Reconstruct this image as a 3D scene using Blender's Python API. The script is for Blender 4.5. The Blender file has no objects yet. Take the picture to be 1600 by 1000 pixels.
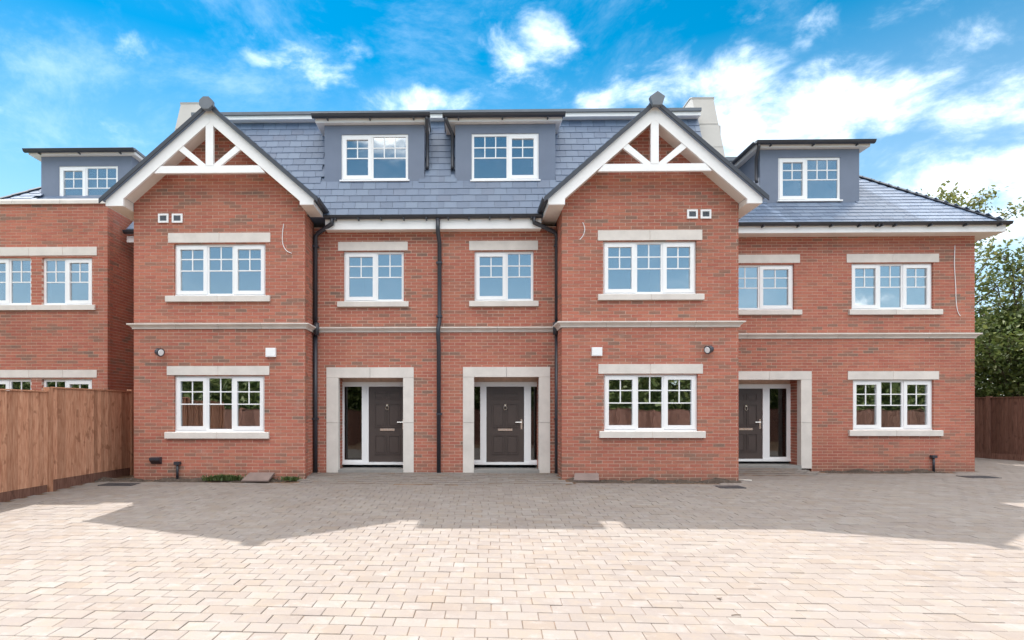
import bpy, math, random
from mathutils import Vector, Matrix
random.seed(7)
R = math.radians
scene = bpy.context.scene
COL = scene.collection

# ------------------------------------------------------------------ camera
F, CX, CY, H = 900.0, 711.3, 640.0, 1.39       # focal (photo px), principal point, eye height
YAW = 0.0185
cY, sY = math.cos(YAW), math.sin(YAW)
cam = bpy.data.cameras.new('camera')
cam_o = bpy.data.objects.new('camera', cam); COL.objects.link(cam_o)
cam_o.location = (0, 0, H)
cam_o.rotation_euler = (R(90), 0, YAW)
cam.sensor_width = 36.0
cam.lens = F / 1600 * 36
cam.shift_x = (800 - CX) / 1600
cam.shift_y = (CY - 500) / 1600
cam.clip_start = 0.1; cam.clip_end = 2000
scene.camera = cam_o

# ------------------------------------------------------------------ light
SUN_DIR = Vector((-2.46, 4.28, 7.355)).normalized()
sun_el = math.asin(SUN_DIR.z); sun_az = math.atan2(SUN_DIR.x, SUN_DIR.y)
sd = bpy.data.lights.new('sun', 'SUN'); sd.energy = 4.1; sd.angle = R(0.53); sd.color = (1.0, 0.95, 0.88)
so = bpy.data.objects.new('sun', sd); COL.objects.link(so)
so.rotation_euler = (-SUN_DIR).to_track_quat('-Z', 'Y').to_euler(); so.location = (-20, 40, 60)
scene.view_settings.view_transform = 'Standard'; scene.view_settings.look = 'None'
scene.view_settings.exposure = 1.08; scene.view_settings.gamma = 1.0
scene.view_settings.use_curve_mapping = False
world = bpy.data.worlds.new('World'); scene.world = world; world.use_nodes = True

def px_dir(px, py):
    u, v = (px - CX) / F, (CY - py) / F
    return Vector((u * cY - sY, u * sY + cY, v))

def build_world():
    nt = world.node_tree; N = nt.nodes; L = nt.links
    N.clear()
    out = N.new('ShaderNodeOutputWorld'); bg = N.new('ShaderNodeBackground')
    L.new(bg.outputs[0], out.inputs[0])
    sky = N.new('ShaderNodeTexSky'); sky.sky_type = 'NISHITA'; sky.sun_disc = False
    sky.sun_elevation = sun_el; sky.sun_rotation = sun_az
    sky.air_density = 1.0; sky.dust_density = 0.2; sky.ozone_density = 2.0
    def M(op, a, b=None, c=None):
        n = N.new('ShaderNodeMath'); n.operation = op
        for i, x in enumerate((a, b, c)):
            if x is None: continue
            if isinstance(x, (int, float)): n.inputs[i].default_value = x
            else: L.new(x, n.inputs[i])
        return n.outputs[0]
    tc = N.new('ShaderNodeTexCoord'); sep = N.new('ShaderNodeSeparateXYZ'); L.new(tc.outputs['Generated'], sep.inputs[0])
    X, Y, Z = sep.outputs
    az = M('ARCTAN2', X, Y); el = M('ARCSINE', Z)
    # soft cloud banks: photo pixel of the middle, half sizes in radians, weight
    banks = [(835,85,.085,.055,.80),(650,158,.11,.028,.88),(1085,118,.10,.045,.98),(1330,165,.11,.045,1.0),(1170,225,.10,.06,.95),
             (1500,70,.075,.03,.62),(1190,20,.05,.028,.55),(1260,42,.04,.025,.5),(480,85,.10,.03,.55),(210,75,.06,.035,.42),
             (110,72,.035,.02,.30),(1560,190,.09,.07,.62),(1480,290,.12,.06,.9),(1040,55,.06,.015,.35),(930,165,.07,.02,.6),
             (1300,105,.06,.02,.4),(380,20,.10,.02,.2),(1420,20,.10,.02,.35),(90,185,.16,.05,.26),(1590,330,.1,.08,.8),(520,130,.07,.03,.5),(760,25,.10,.02,.25)]
    tot = None
    for (px, py, wa, we, k) in banks:
        d = px_dir(px, py).normalized()
        a0, e0 = math.atan2(d.x, d.y), math.asin(d.z)
        da = M('MULTIPLY', M('SUBTRACT', az, a0), 1 / wa); de = M('MULTIPLY', M('SUBTRACT', el, e0), 1 / we)
        r2 = M('ADD', M('MULTIPLY', da, da), M('MULTIPLY', de, de))
        g = M('MULTIPLY', M('EXPONENT', M('MULTIPLY', r2, -0.8)), k)
        tot = g if tot is None else M('MAXIMUM', tot, g)
    # cloud detail on a flat layer overhead
    cmb = N.new('ShaderNodeCombineXYZ'); L.new(X, cmb.inputs[0]); L.new(Y, cmb.inputs[1]); L.new(M('MULTIPLY', Z, 1.7), cmb.inputs[2])
    def noise(scale, det, rough, dist=0.0, loc=0.0):
        n = N.new('ShaderNodeTexNoise'); n.inputs['Scale'].default_value = scale; n.inputs['Detail'].default_value = det
        n.inputs['Roughness'].default_value = rough; n.inputs['Distortion'].default_value = dist
        mp = N.new('ShaderNodeVectorMath'); mp.operation = 'ADD'; mp.inputs[1].default_value = (loc, loc * .7, 0)
        L.new(cmb.outputs[0], mp.inputs[0]); L.new(mp.outputs[0], n.inputs['Vector']); return n.outputs['Fac']
    n1 = noise(9.0, 10, .60, .25, 3.1); n2 = noise(2.2, 3, .5, 0, 9.0); n3 = noise(4.2, 10, .66, .3, 14.0)
    # out of view, cloud cover is added and thickened to brighten the shaded fronts
    def ramp(x, a, b):
        m = N.new('ShaderNodeMapRange'); m.interpolation_type = 'SMOOTHSTEP'; L.new(x, m.inputs[0])
        m.inputs[1].default_value = a; m.inputs[2].default_value = b; return m.outputs[0]
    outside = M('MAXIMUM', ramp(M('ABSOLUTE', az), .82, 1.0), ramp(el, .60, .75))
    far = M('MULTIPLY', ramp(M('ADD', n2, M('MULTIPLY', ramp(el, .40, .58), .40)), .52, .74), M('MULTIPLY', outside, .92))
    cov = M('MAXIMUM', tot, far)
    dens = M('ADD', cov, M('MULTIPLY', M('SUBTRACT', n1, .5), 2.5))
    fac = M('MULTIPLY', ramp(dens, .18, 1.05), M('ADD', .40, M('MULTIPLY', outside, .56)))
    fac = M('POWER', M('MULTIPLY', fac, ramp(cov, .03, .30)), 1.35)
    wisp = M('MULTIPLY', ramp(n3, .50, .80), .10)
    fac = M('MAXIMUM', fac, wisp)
    hs = N.new('ShaderNodeHueSaturation'); hs.inputs['Saturation'].default_value = 1.65; hs.inputs['Hue'].default_value = 0.479
    hs.inputs["Value"].default_value = 0.75
    L.new(sky.outputs[0], hs.inputs['Color'])
    shade = N.new('ShaderNodeMix'); shade.data_type = 'RGBA'
    L.new(ramp(n1, .35, .62), shade.inputs['Factor'])
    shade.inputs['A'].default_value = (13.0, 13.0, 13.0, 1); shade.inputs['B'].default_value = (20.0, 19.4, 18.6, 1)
    mx = N.new('ShaderNodeMix'); mx.data_type = 'RGBA'
    veil = N.new('ShaderNodeMix'); veil.data_type = 'RGBA'          # pale air towards the horizon
    vr = N.new('ShaderNodeMapRange'); L.new(el, vr.inputs[0]); vr.inputs[1].default_value = .54; vr.inputs[2].default_value = .05
    vr.inputs[3].default_value = 0.0; vr.inputs[4].default_value = .52
    L.new(vr.outputs[0], veil.inputs['Factor']); L.new(hs.outputs[0], veil.inputs['A']); veil.inputs['B'].default_value = (6.9, 7.4, 8.1, 1)
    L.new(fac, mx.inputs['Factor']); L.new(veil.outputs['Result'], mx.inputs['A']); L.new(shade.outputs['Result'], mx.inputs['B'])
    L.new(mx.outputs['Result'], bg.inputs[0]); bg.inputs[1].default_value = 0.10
build_world()

# ------------------------------------------------------------------ materials
def principled(name, col, rough=.6, spec=.5, metal=0.0):
    m = bpy.data.materials.new(name); m.use_nodes = True
    b = m.node_tree.nodes['Principled BSDF']
    b.inputs['Base Color'].default_value = (*col, 1); b.inputs['Roughness'].default_value = rough
    b.inputs['Specular IOR Level'].default_value = spec; b.inputs['Metallic'].default_value = metal
    return m, m.node_tree, b

class NT:
    def __init__(s, nt): s.nt = nt; s.N = nt.nodes; s.L = nt.links
    def math(s, op, a, b=None, clamp=False):
        n = s.N.new('ShaderNodeMath'); n.operation = op; n.use_clamp = clamp
        for i, x in enumerate((a, b)):
            if x is None: continue
            if isinstance(x, (int, float)): n.inputs[i].default_value = x
            else: s.L.new(x, n.inputs[i])
        return n.outputs[0]
    def noise(s, scale, det=4, rough=.55, stretch=(1, 1, 1), coord='pos'):
        if coord == 'pos':
            g = s.N.new('ShaderNodeNewGeometry').outputs['Position']
        else: g = s.N.new('ShaderNodeTexCoord').outputs['Object']
        v = s.N.new('ShaderNodeVectorMath'); v.operation = 'MULTIPLY'; v.inputs[1].default_value = stretch
        s.L.new(g, v.inputs[0])
        n = s.N.new('ShaderNodeTexNoise'); n.inputs['Scale'].default_value = scale; n.inputs['Detail'].default_value = det
        n.inputs['Roughness'].default_value = rough; s.L.new(v.outputs[0], n.inputs['Vector']); return n.outputs['Fac']
    def rnd(s):                                     # one number per piece, joined or single
        a = s.N.new('ShaderNodeNewGeometry').outputs['Random Per Island']
        b = s.N.new('ShaderNodeObjectInfo').outputs['Random']
        return s.math('FRACT', s.math('ADD', a, b))
    def ramp(s, x, stops):
        r = s.N.new('ShaderNodeValToRGB'); s.L.new(x, r.inputs[0]); e = r.color_ramp.elements
        while len(e) < len(stops): e.new(.5)
        for el, (p, c) in zip(e, stops): el.position = p; el.color = (*c, 1)
        return r.outputs[0]
    def mix(s, f, a, b, mode='MIX'):
        m = s.N.new('ShaderNodeMix'); m.data_type = 'RGBA'; m.blend_type = mode
        for k, x in (('Factor', f), ('A', a), ('B', b)):
            i = [q for q in m.inputs if q.name == k and (q.type == ('VALUE' if k == 'Factor' else 'RGBA'))][0]
            if isinstance(x, (int, float)): i.default_value = x
            elif isinstance(x, tuple): i.default_value = (*x, 1)
            else: s.L.new(x, i)
        return [o for o in m.outputs if o.type == 'RGBA'][0]
    def bump(s, b, h, strength=.3, dist=.01):
        n = s.N.new('ShaderNodeBump'); n.inputs['Strength'].default_value = strength; n.inputs['Distance'].default_value = dist
        s.L.new(h, n.inputs['Height']); s.L.new(n.outputs[0], b.inputs['Normal'])

MAT = {}
def mat_brick():
    m, nt, b = principled('brick_clay', (.4, .16, .11), .85, .25); t = NT(nt)
    r = t.rnd(); n = t.noise(.9, 4, .65, (1, 1, 4.5))
    x = t.math('ADD', t.math('MULTIPLY', r, .62), t.math('MULTIPLY', t.math('SUBTRACT', n, .28), 1.0), True)
    c = t.ramp(x, [(0.0, (.40, .115, .075)), (.25, (.46, .150, .100)), (.45, (.37, .105, .075)), (.60, (.45, .165, .105)), (.72, (.34, .125, .088)), (.81, (.26, .13, .094)), (.90, (.20, .125, .096)), (1.0, (.135, .11, .09))])
    fine = t.noise(45, 5, .65)
    c = t.mix(t.math('MULTIPLY', fine, .42), c, (.46, .22, .155))
    bl = t.noise(.55, 5, .6); c = t.mix(1.0, c, t.ramp(bl, [(.3, (.86, .86, .87)), (.7, (1.12, 1.14, 1.16))]), 'MULTIPLY')
    sp = t.N.new('ShaderNodeSeparateXYZ'); t.L.new(t.N.new('ShaderNodeNewGeometry').outputs['Position'], sp.inputs[0])
    hgt = t.math('ADD', sp.outputs[2], t.math('MULTIPLY', t.noise(3.5, 5, .65), .55))
    c = t.mix(t.ramp(hgt, [(.25, (.62, .62, .62)), (.52, (0, 0, 0))]), c, (.17, .115, .085))      # mud splashed up by rain
    salt = t.noise(1.3, 7, .75, (1, 1, .6)); c = t.mix(t.ramp(salt, [(.62, (0, 0, 0)), (.80, (.45, .45, .45))]), c, (.56, .45, .40))
    t.L.new(c, b.inputs['Base Color']); t.bump(b, fine, .35, .004); return m
def mat_simple(name, col, rough, spec=.4, var=.12, scale=6, bump=.1, metal=0, stretch=(1, 1, 1), perpiece=.0):
    m, nt, b = principled(name, col, rough, spec, metal); t = NT(nt)
    n = t.noise(scale, 6, .6, stretch)
    lo = tuple(max(0, c * (1 - var)) for c in col); hi = tuple(min(1, c * (1 + var)) for c in col)
    c = t.ramp(n, [(.3, lo), (.7, hi)])
    if perpiece:
        k = t.ramp(t.rnd(), [(0, (1 - perpiece,) * 3), (1, (1.0,) * 3)])
        c = t.mix(1.0, c, k, 'MULTIPLY')
    t.L.new(c, b.inputs['Base Color'])
    if bump: t.bump(b, t.noise(scale * 12, 4, .6, stretch), bump, .004)
    return m
def mat_paver():
    m, nt, b = principled('paver_concrete', (.5, .43, .37), .9, .2); t = NT(nt)
    c = t.ramp(t.rnd(), [(0, (.192, .167, .153)), (.25, (.218, .195, .183)), (.5, (.20, .176, .167)), (.75, (.236, .217, .204)), (.9, (.208, .180, .164)), (1, (.200, .166, .143))])
    big = t.noise(.45, 4, .6); c = t.mix(t.ramp(big, [(.4, (0, 0, 0)), (.7, (.4, .4, .4))]), c, (.258, .232, .21))
    m1 = t.noise(7.5, 4, .6); c = t.mix(t.ramp(m1, [(.48, (0, 0, 0)), (.68, (.55, .55, .55))]), c, (.245, .205, .165))   # tan bloom in single blocks
    m2 = t.noise(6.1, 4, .6, (1, 1.01, 1)); c = t.mix(t.ramp(m2, [(.55, (0, 0, 0)), (.72, (.6, .6, .6))]), c, (.285, .270, .268))
    st = t.noise(1.5, 7, .75); c = t.mix(t.ramp(st, [(.50, (0, 0, 0)), (.70, (.42, .42, .42))]), c, (.165, .130, .116))
    sp = t.noise(11, 4, .7); c = t.mix(t.ramp(sp, [(.66, (0, 0, 0)), (.80, (.4, .4, .4))]), c, (.14, .115, .10))
    f = t.noise(60, 4, .7); c = t.mix(t.math('MULTIPLY', f, .30), c, (.17, .14, .12))
    t.L.new(c, b.inputs['Base Color']); t.bump(b, f, .5, .004); return m
def mat_slate():
    m, nt, b = principled('slate', (.13, .14, .165), .42, .55); t = NT(nt)
    c = t.ramp(t.rnd(), [(0, (.088, .128, .205)), (.5, (.112, .160, .25)), (.85, (.138, .19, .28)), (1, (.10, .132, .205))])
    f = t.noise(9, 5, .6, (1, 1, 1)); c = t.mix(t.math('MULTIPLY', f, .4), c, (.15, .195, .275))
    t.L.new(c, b.inputs['Base Color']); t.bump(b, t.noise(25, 4, .6, (1, .3, .3)), .25, .004); return m
def mat_wood(name, a, bcol, dark):
    m, nt, b = principled(name, a, .8, .2); t = NT(nt)
    n = t.noise(5, 6, .6, (9, 9, .8)); c = t.ramp(n, [(.3, dark), (.5, a), (.7, bcol)])
    k = t.ramp(t.rnd(), [(0, (.66, .62, .60)), (.5, (.92, .9, .88)), (1, (1.08, 1.06, 1.05))]); c = t.mix(1.0, c, k, 'MULTIPLY')
    kn = t.noise(5.5, 2, .5, (1.5, 1.5, 1.0)); c = t.mix(t.ramp(kn, [(.61, (0, 0, 0)), (.70, (.75, .75, .75))]), c, tuple(q * .75 for q in dark))
    t.L.new(c, b.inputs['Base Color']); t.bump(b, n, .3, .004); return m
def mat_glass(base, tint, nm):
    m = bpy.data.materials.new(nm); m.use_nodes = True; nt = m.node_tree; nt.nodes.clear(); t = NT(nt)
    out = t.N.new('ShaderNodeOutputMaterial'); mix = t.N.new('ShaderNodeMixShader')
    tr = t.N.new('ShaderNodeBsdfTransparent'); tr.inputs[0].default_value = (*tint, 1)
    gl = t.N.new('ShaderNodeBsdfGlossy'); gl.inputs['Roughness'].default_value = 0.005; gl.inputs['Color'].default_value = (.82, .85, .88, 1)
    fr = t.N.new('ShaderNodeFresnel'); fr.inputs[0].default_value = 1.5
    f = t.math('ADD', t.math('MULTIPLY', fr.outputs[0], 1.6), base, True)
    bp = t.N.new('ShaderNodeBump'); bp.inputs['Strength'].default_value = .10; bp.inputs['Distance'].default_value = .02
    t.L.new(t.noise(1.7, 2), bp.inputs['Height']); t.L.new(bp.outputs[0], gl.inputs['Normal'])
    t.L.new(f, mix.inputs[0]); t.L.new(tr.outputs[0], mix.inputs[1]); t.L.new(gl.outputs[0], mix.inputs[2]); t.L.new(mix.outputs[0], out.inputs[0])
    return m
def mat_leaf(name, cols, trans=.35):
    m, nt, b = principled(name, cols[0], .5, .35); t = NT(nt)
    c = t.ramp(t.rnd(), [(i / (len(cols) - 1), q) for i, q in enumerate(cols)])
    t.L.new(c, b.inputs['Base Color'])
    tl = t.N.new('ShaderNodeBsdfTranslucent'); t.L.new(c, tl.inputs[0])
    mx = t.N.new('ShaderNodeMixShader'); mx.inputs[0].default_value = trans
    out = [n for n in nt.nodes if n.type == 'OUTPUT_MATERIAL'][0]
    t.L.new(b.outputs[0], mx.inputs[1]); t.L.new(tl.outputs[0], mx.inputs[2]); t.L.new(mx.outputs[0], out.inputs[0]); return m
MAT['brick'] = mat_brick()
MAT['mortar'] = mat_simple('mortar', (.62, .46, .38), .95, .1, .12, 14, .2)
MAT['stone'] = mat_simple('cast_stone', (.70, .655, .615), .85, .2, .08, 4, .15, perpiece=.06)
MAT['upvc'] = principled('white_upvc', (.87, .875, .89), .3, .45)[0]
MAT['white'] = mat_simple('white_paint', (.88, .88, .89), .45, .4, .03, 3, .02)
MAT['soffit'] = mat_simple('soffit_board', (.78, .74, .69), .6, .3, .04, 3, .02)
MAT['render'] = mat_simple('grey_render', (.185, .22, .295), .85, .25, .05, 3, .2)
MAT['lead'] = mat_simple('pale_cladding', (.43, .415, .395), .7, .3, .06, 2, .05)
MAT['black'] = mat_simple('black_plastic', (.035, .038, .05), .38, .5, .1, 4, .0)
MAT['verge'] = mat_simple('dark_verge', (.05, .058, .075), .5, .4, .1, 4, .05)
MAT['flat'] = mat_simple('grey_roof_felt', (.15, .17, .20), .6, .4, .1, 3, .05)
MAT['door'] = mat_simple('dark_door_paint', (.074, .055, .050), .42, .45, .05, 4, .03)
MAT['chrome'] = principled('chrome', (.8, .8, .8), .22, .5, 1.0)[0]
MAT['room'] = principled('interior_plaster', (.60, .61, .63), .9, .2)[0]
MAT['blind'] = principled('white_plaster_reveal', (.8, .8, .8), .9, .2)[0]
MAT['slate'] = mat_slate()
MAT['paver'] = mat_paver()
MAT['joint'] = mat_simple('joint_sand', (.155, .10, .066), .95, .1, .65, 3.2, .1)
MAT['soil'] = mat_simple('soil', (.085, .066, .054), .95, .1, .35, 8, .5)
MAT['gravel'] = mat_simple('gravel', (.15, .125, .11), .9, .2, .2, 8, .2, perpiece=.6)
MAT['concrete'] = mat_simple('concrete', (.27, .26, .25), .9, .2, .12, 5, .2)
MAT['slab'] = mat_simple('slab_stone', (.215, .165, .15), .9, .2, .14, 5, .2)
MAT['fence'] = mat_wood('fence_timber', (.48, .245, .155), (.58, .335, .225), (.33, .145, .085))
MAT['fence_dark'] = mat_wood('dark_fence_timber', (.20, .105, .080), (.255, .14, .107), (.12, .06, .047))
MAT['iron'] = mat_simple('drain_iron', (.055, .055, .062), .55, .5, .2, 10, .2)
MAT['glass'] = mat_glass(.34, (.72, .78, .80), 'window_glass'); MAT['side_glass'] = mat_glass(.02, (.30, .30, .31), 'tinted_glass')
MAT['grass'] = mat_leaf('grass_blade', [(.06, .10, .03), (.10, .14, .05), (.08, .13, .03)], .2)
MAT['leaf_dark'] = mat_leaf('dark_leaf', [(.05, .08, .022), (.085, .12, .032), (.15, .175, .05), (.065, .10, .03)], .4)
MAT['leaf_mid'] = mat_leaf('mid_leaf', [(.07, .105, .03), (.12, .15, .045), (.17, .19, .06), (.09, .12, .035)], .4)
MAT['leaf_light'] = mat_leaf('light_leaf', [(.13, .15, .035), (.20, .21, .06), (.10, .13, .04), (.24, .22, .08)], .4)
MAT['bark'] = mat_simple('bark', (.10, .075, .055), .9, .2, .3, 12, .5)
MAT['lawn'] = mat_simple('lawn', (.07, .10, .035), .95, .1, .3, 2, .3)
MAT['lens'] = principled('lamp_glass', (.75, .76, .78), .2, .5)[0]

# ------------------------------------------------------------------ mesh helpers
WL = {}
class MB:
    def __init__(s): s.v = []; s.f = []
    def prism(s, pts, vec):                        # polygon (3d) pushed along vec
        n = len(pts); b = len(s.v); vec = Vector(vec); P = [Vector(p) for p in pts]
        nr = Vector((0, 0, 0))
        for i in range(n): nr += P[i].cross(P[(i + 1) % n])
        if nr.dot(vec) > 0: P.reverse()
        s.v += [tuple(p) for p in P] + [tuple(p + vec) for p in P]
        s.f.append(tuple(range(b, b + n))); s.f.append(tuple(range(b + 2 * n - 1, b + n - 1, -1)))
        for i in range(n):
            j = (i + 1) % n; s.f.append((b + j, b + i, b + n + i, b + n + j))
        return s
    def box(s, x0, x1, y0, y1, z0, z1):
        x0, x1 = sorted((x0, x1)); y0, y1 = sorted((y0, y1)); z0, z1 = sorted((z0, z1))
        return s.prism([(x0, y0, z0), (x1, y0, z0), (x1, y1, z0), (x0, y1, z0)], (0, 0, z1 - z0))
    def tube(s, path, r, n=10, cap=True):
        P = [Vector(p) for p in path]; rr = r if isinstance(r, (list, tuple)) else [r] * len(P); b = len(s.v)
        a = None
        for i, p in enumerate(P):
            d = (P[min(i + 1, len(P) - 1)] - P[max(i - 1, 0)]).normalized()
            if a is None: a = d.cross(Vector((0, 1, 0)) if abs(d.y) < .8 else Vector((1, 0, 0)))
            a = (a - d * a.dot(d)).normalized(); c = a.cross(d)
            for k in range(n):
                t = 2 * math.pi * k / n; s.v.append(tuple(p + (a * math.cos(t) + c * math.sin(t)) * rr[i]))
        for i in range(len(P) - 1):
            for k in range(n):
                k2 = (k + 1) % n; s.f.append((b + i * n + k, b + i * n + k2, b + (i + 1) * n + k2, b + (i + 1) * n + k))
        if cap:
            s.f.append(tuple(b + k for k in reversed(range(n)))); e = b + (len(P) - 1) * n; s.f.append(tuple(e + k for k in range(n)))
        return s
    def build(s, name, mat, parent=None, kind=None, label=None, centre=True, smooth=False):
        me = bpy.data.meshes.new(name)
        c = Vector((0, 0, 0))
        if centre and s.v:
            xs, ys, zs = zip(*s.v); c = Vector(((min(xs) + max(xs)) / 2, (min(ys) + max(ys)) / 2, min(zs)))
        me.from_pydata([(x - c.x, y - c.y, z - c.z) for x, y, z in s.v], [], s.f)
        me.materials.append(MAT[mat] if isinstance(mat, str) else mat)
        if smooth:
            for p in me.polygons: p.use_smooth = True
        me.update()
        return put(name, me, c, parent, kind, label)
def put(name, me, loc, parent=None, kind=None, label=None):
    o = bpy.data.objects.new(name, me); COL.objects.link(o); o.location = loc; WL[o.name] = Vector(loc)
    if parent is not None:
        o.parent = parent; o.matrix_parent_inverse = Matrix.Translation(-WL[parent.name])
    if kind: o['kind'] = kind
    if label: o['label'] = label
    return o
def empty(name, loc, label, cat, group=None):
    o = put(name, None, Vector(loc)); o.empty_display_size = .3
    return tag(o, label, cat, group)
def tag(o, label, cat, group=None):
    o['label'] = label; o['category'] = cat
    if group: o['group'] = group
    return o
def U(px, py, Y):                                  # photo pixel on the wall plane at world y = Y  ->  (x, z)
    d = px_dir(px, py); t = Y / d.y
    return d.x * t, H + d.z * t
def XU(px, Y): return U(px, 640, Y)[0]
def ZU(py, Y, px=711): return U(px, py, Y)[1]
def rect(px0, py0, px1, py1, Y):                   # -> x0, x1, z0, z1
    xm = (px0 + px1) / 2
    return XU(px0, Y), XU(px1, Y), ZU(py1, Y, xm), ZU(py0, Y, xm)
def sub_rect(r, h):                                # rect minus rect
    x0, x1, z0, z1 = r; a0, a1, b0, b1 = h
    if a0 >= x1 or a1 <= x0 or b0 >= z1 or b1 <= z0: return [r]
    o = []
    if z0 < b0: o.append((x0, x1, z0, b0))
    if z1 > b1: o.append((x0, x1, b1, z1))
    m0, m1 = max(z0, b0), min(z1, b1)
    if x0 < a0: o.append((x0, a0, m0, m1))
    if x1 > a1: o.append((a1, x1, m0, m1))
    return o
def subtract(r, holes):
    rs = [r]
    for h in holes: rs = [q for k in rs for q in sub_rect(k, h)]
    return rs
def clip(poly, a, b, c):                           # keep a*x + b*z <= c
    out = []
    for i in range(len(poly)):
        p, q = poly[i], poly[(i + 1) % len(poly)]
        dp, dq = a * p[0] + b * p[1] - c, a * q[0] + b * q[1] - c
        if dp <= 0: out.append(p)
        if (dp < 0 < dq) or (dq < 0 < dp):
            t = dp / (dp - dq); out.append((p[0] + (q[0] - p[0]) * t, p[1] + (q[1] - p[1]) * t))
    return out

BW, BH, JT = .225, .066, .0105
def brickwall(house, O, u, n, region, holes, clips=(), single=0, seed=0, zmax_clip=None):
    """bricks on the plane through O (x,y) running along u, facing n; region = (s0, s1, z0, z1) along u"""
    u = Vector((*u, 0)); n = Vector((*n, 0)); O = Vector((*O, 0)); s0, s1, z0, z1 = region
    P = lambda s, z, d: O + u * s + n * d + Vector((0, 0, z))
    # mortar body with openings
    mh = [(a - .004, b + .004, c - .004, d + .004) for a, b, c, d in holes]
    mb = MB(); ztop = zmax_clip if zmax_clip else z1
    cuts = sorted({z0, ztop} | {min(max(q, z0), ztop) for h in mh for q in h[2:]})
    for za, zb in zip(cuts, cuts[1:]):
        if zb - za < 1e-5: continue
        for r in subtract((s0 + .005, s1 - .005, za, zb), mh):
            mb.prism([P(r[0], r[2], -.005), P(r[1], r[2], -.005), P(r[1], r[3], -.005), P(r[0], r[3], -.005)], n * -.20)
    if zmax_clip:
        poly = [(s0 + .005, ztop), (s1 - .005, ztop), (s1 - .005, z1), (s0 + .005, z1)]
        for c in clips: poly = clip(poly, *c)
        if len(poly) > 2: mb.prism([P(x, z, -.005) for x, z in poly], n * -.20)
    wall = mb.build('wall', 'mortar', house)
    rows = int((z1 - z0) / BH) + 1; stuff = MB(); full = []
    rg = random.Random(seed)
    for k in range(rows):
        za = z0 + k * BH; zb = min(za + BH - JT, z1)
        if zb - za < .012: continue
        x = s0 - (BW / 2 if k % 2 else 0)
        while x < s1:
            a, b = max(x, s0), min(x + BW - JT, s1); x += BW
            if b - a < .02: continue
            for r in subtract((a, b, za, zb), holes):
                if r[1] - r[0] < .012 or r[3] - r[2] < .008: continue
                poly = [(r[0], r[2]), (r[1], r[2]), (r[1], r[3]), (r[0], r[3])]
                for c in clips: poly = clip(poly, *c) if poly else poly
                if len(poly) < 3: continue
                if single and abs((r[1] - r[0]) - (BW - JT)) < 1e-4 and abs((r[3] - r[2]) - (BH - JT)) < 1e-4 and len(poly) == 4 and poly[0] == (r[0], r[2]):
                    full.append((r[0], r[2])); continue
                d = rg.uniform(-.0015, .0015)
                stuff.prism([P(p[0], p[1], d) for p in poly], n * -.08)
    if single:
        full.sort(key=lambda q: q[1]); step = len(full) / max(1, min(single, len(full))); pick = set(int(i * step) for i in range(single))
        if len(full) > single: pick = set(range(len(full))) if False else set(range(single))
        mesh = None
        for i, (a, z) in enumerate(full):
            d = rg.uniform(-.0015, .0015)
            if i in pick:
                if mesh is None:
                    m1 = MB().prism([u * 0, u * (BW - JT), u * (BW - JT) + Vector((0, 0, BH - JT)), Vector((0, 0, BH - JT))], n * -.08)
                    o = m1.build('brick', 'brick', wall, centre=False); mesh = o.data
                    o.location = P(a, z, d)
                else:
                    put('brick', mesh, P(a, z, d), wall)
            else:
                stuff.prism([P(a, z, d), P(a + BW - JT, z, d), P(a + BW - JT, z + BH - JT, d), P(a, z + BH - JT, d)], n * -.08)
    if stuff.v: stuff.build('brickwork', 'brick', wall, kind='stuff')
    return wall

def stones(house, name, x0, x1, z0, z1, yf, yb, nseg, top_slope=0):
    """a run of stones with open joints"""
    w = (x1 - x0) / nseg
    for i in range(nseg):
        a = x0 + i * w + (.003 if i else 0); b = x0 + (i + 1) * w - (.003 if i < nseg - 1 else 0)
        m = MB().prism([(a, yf, z0), (a, yf, z1 - top_slope), (a, yf + .02, z1), (a, yb, z1), (a, yb, z0)], (b - a, 0, 0))
        m.build(name, 'stone', house)
    if nseg > 1:
        MB().box(x0 + .02, x1 - .02, yf + .006, yb - .01, z0 + .006, z1 - .03).build('stone_joint', 'mortar', house)

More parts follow.
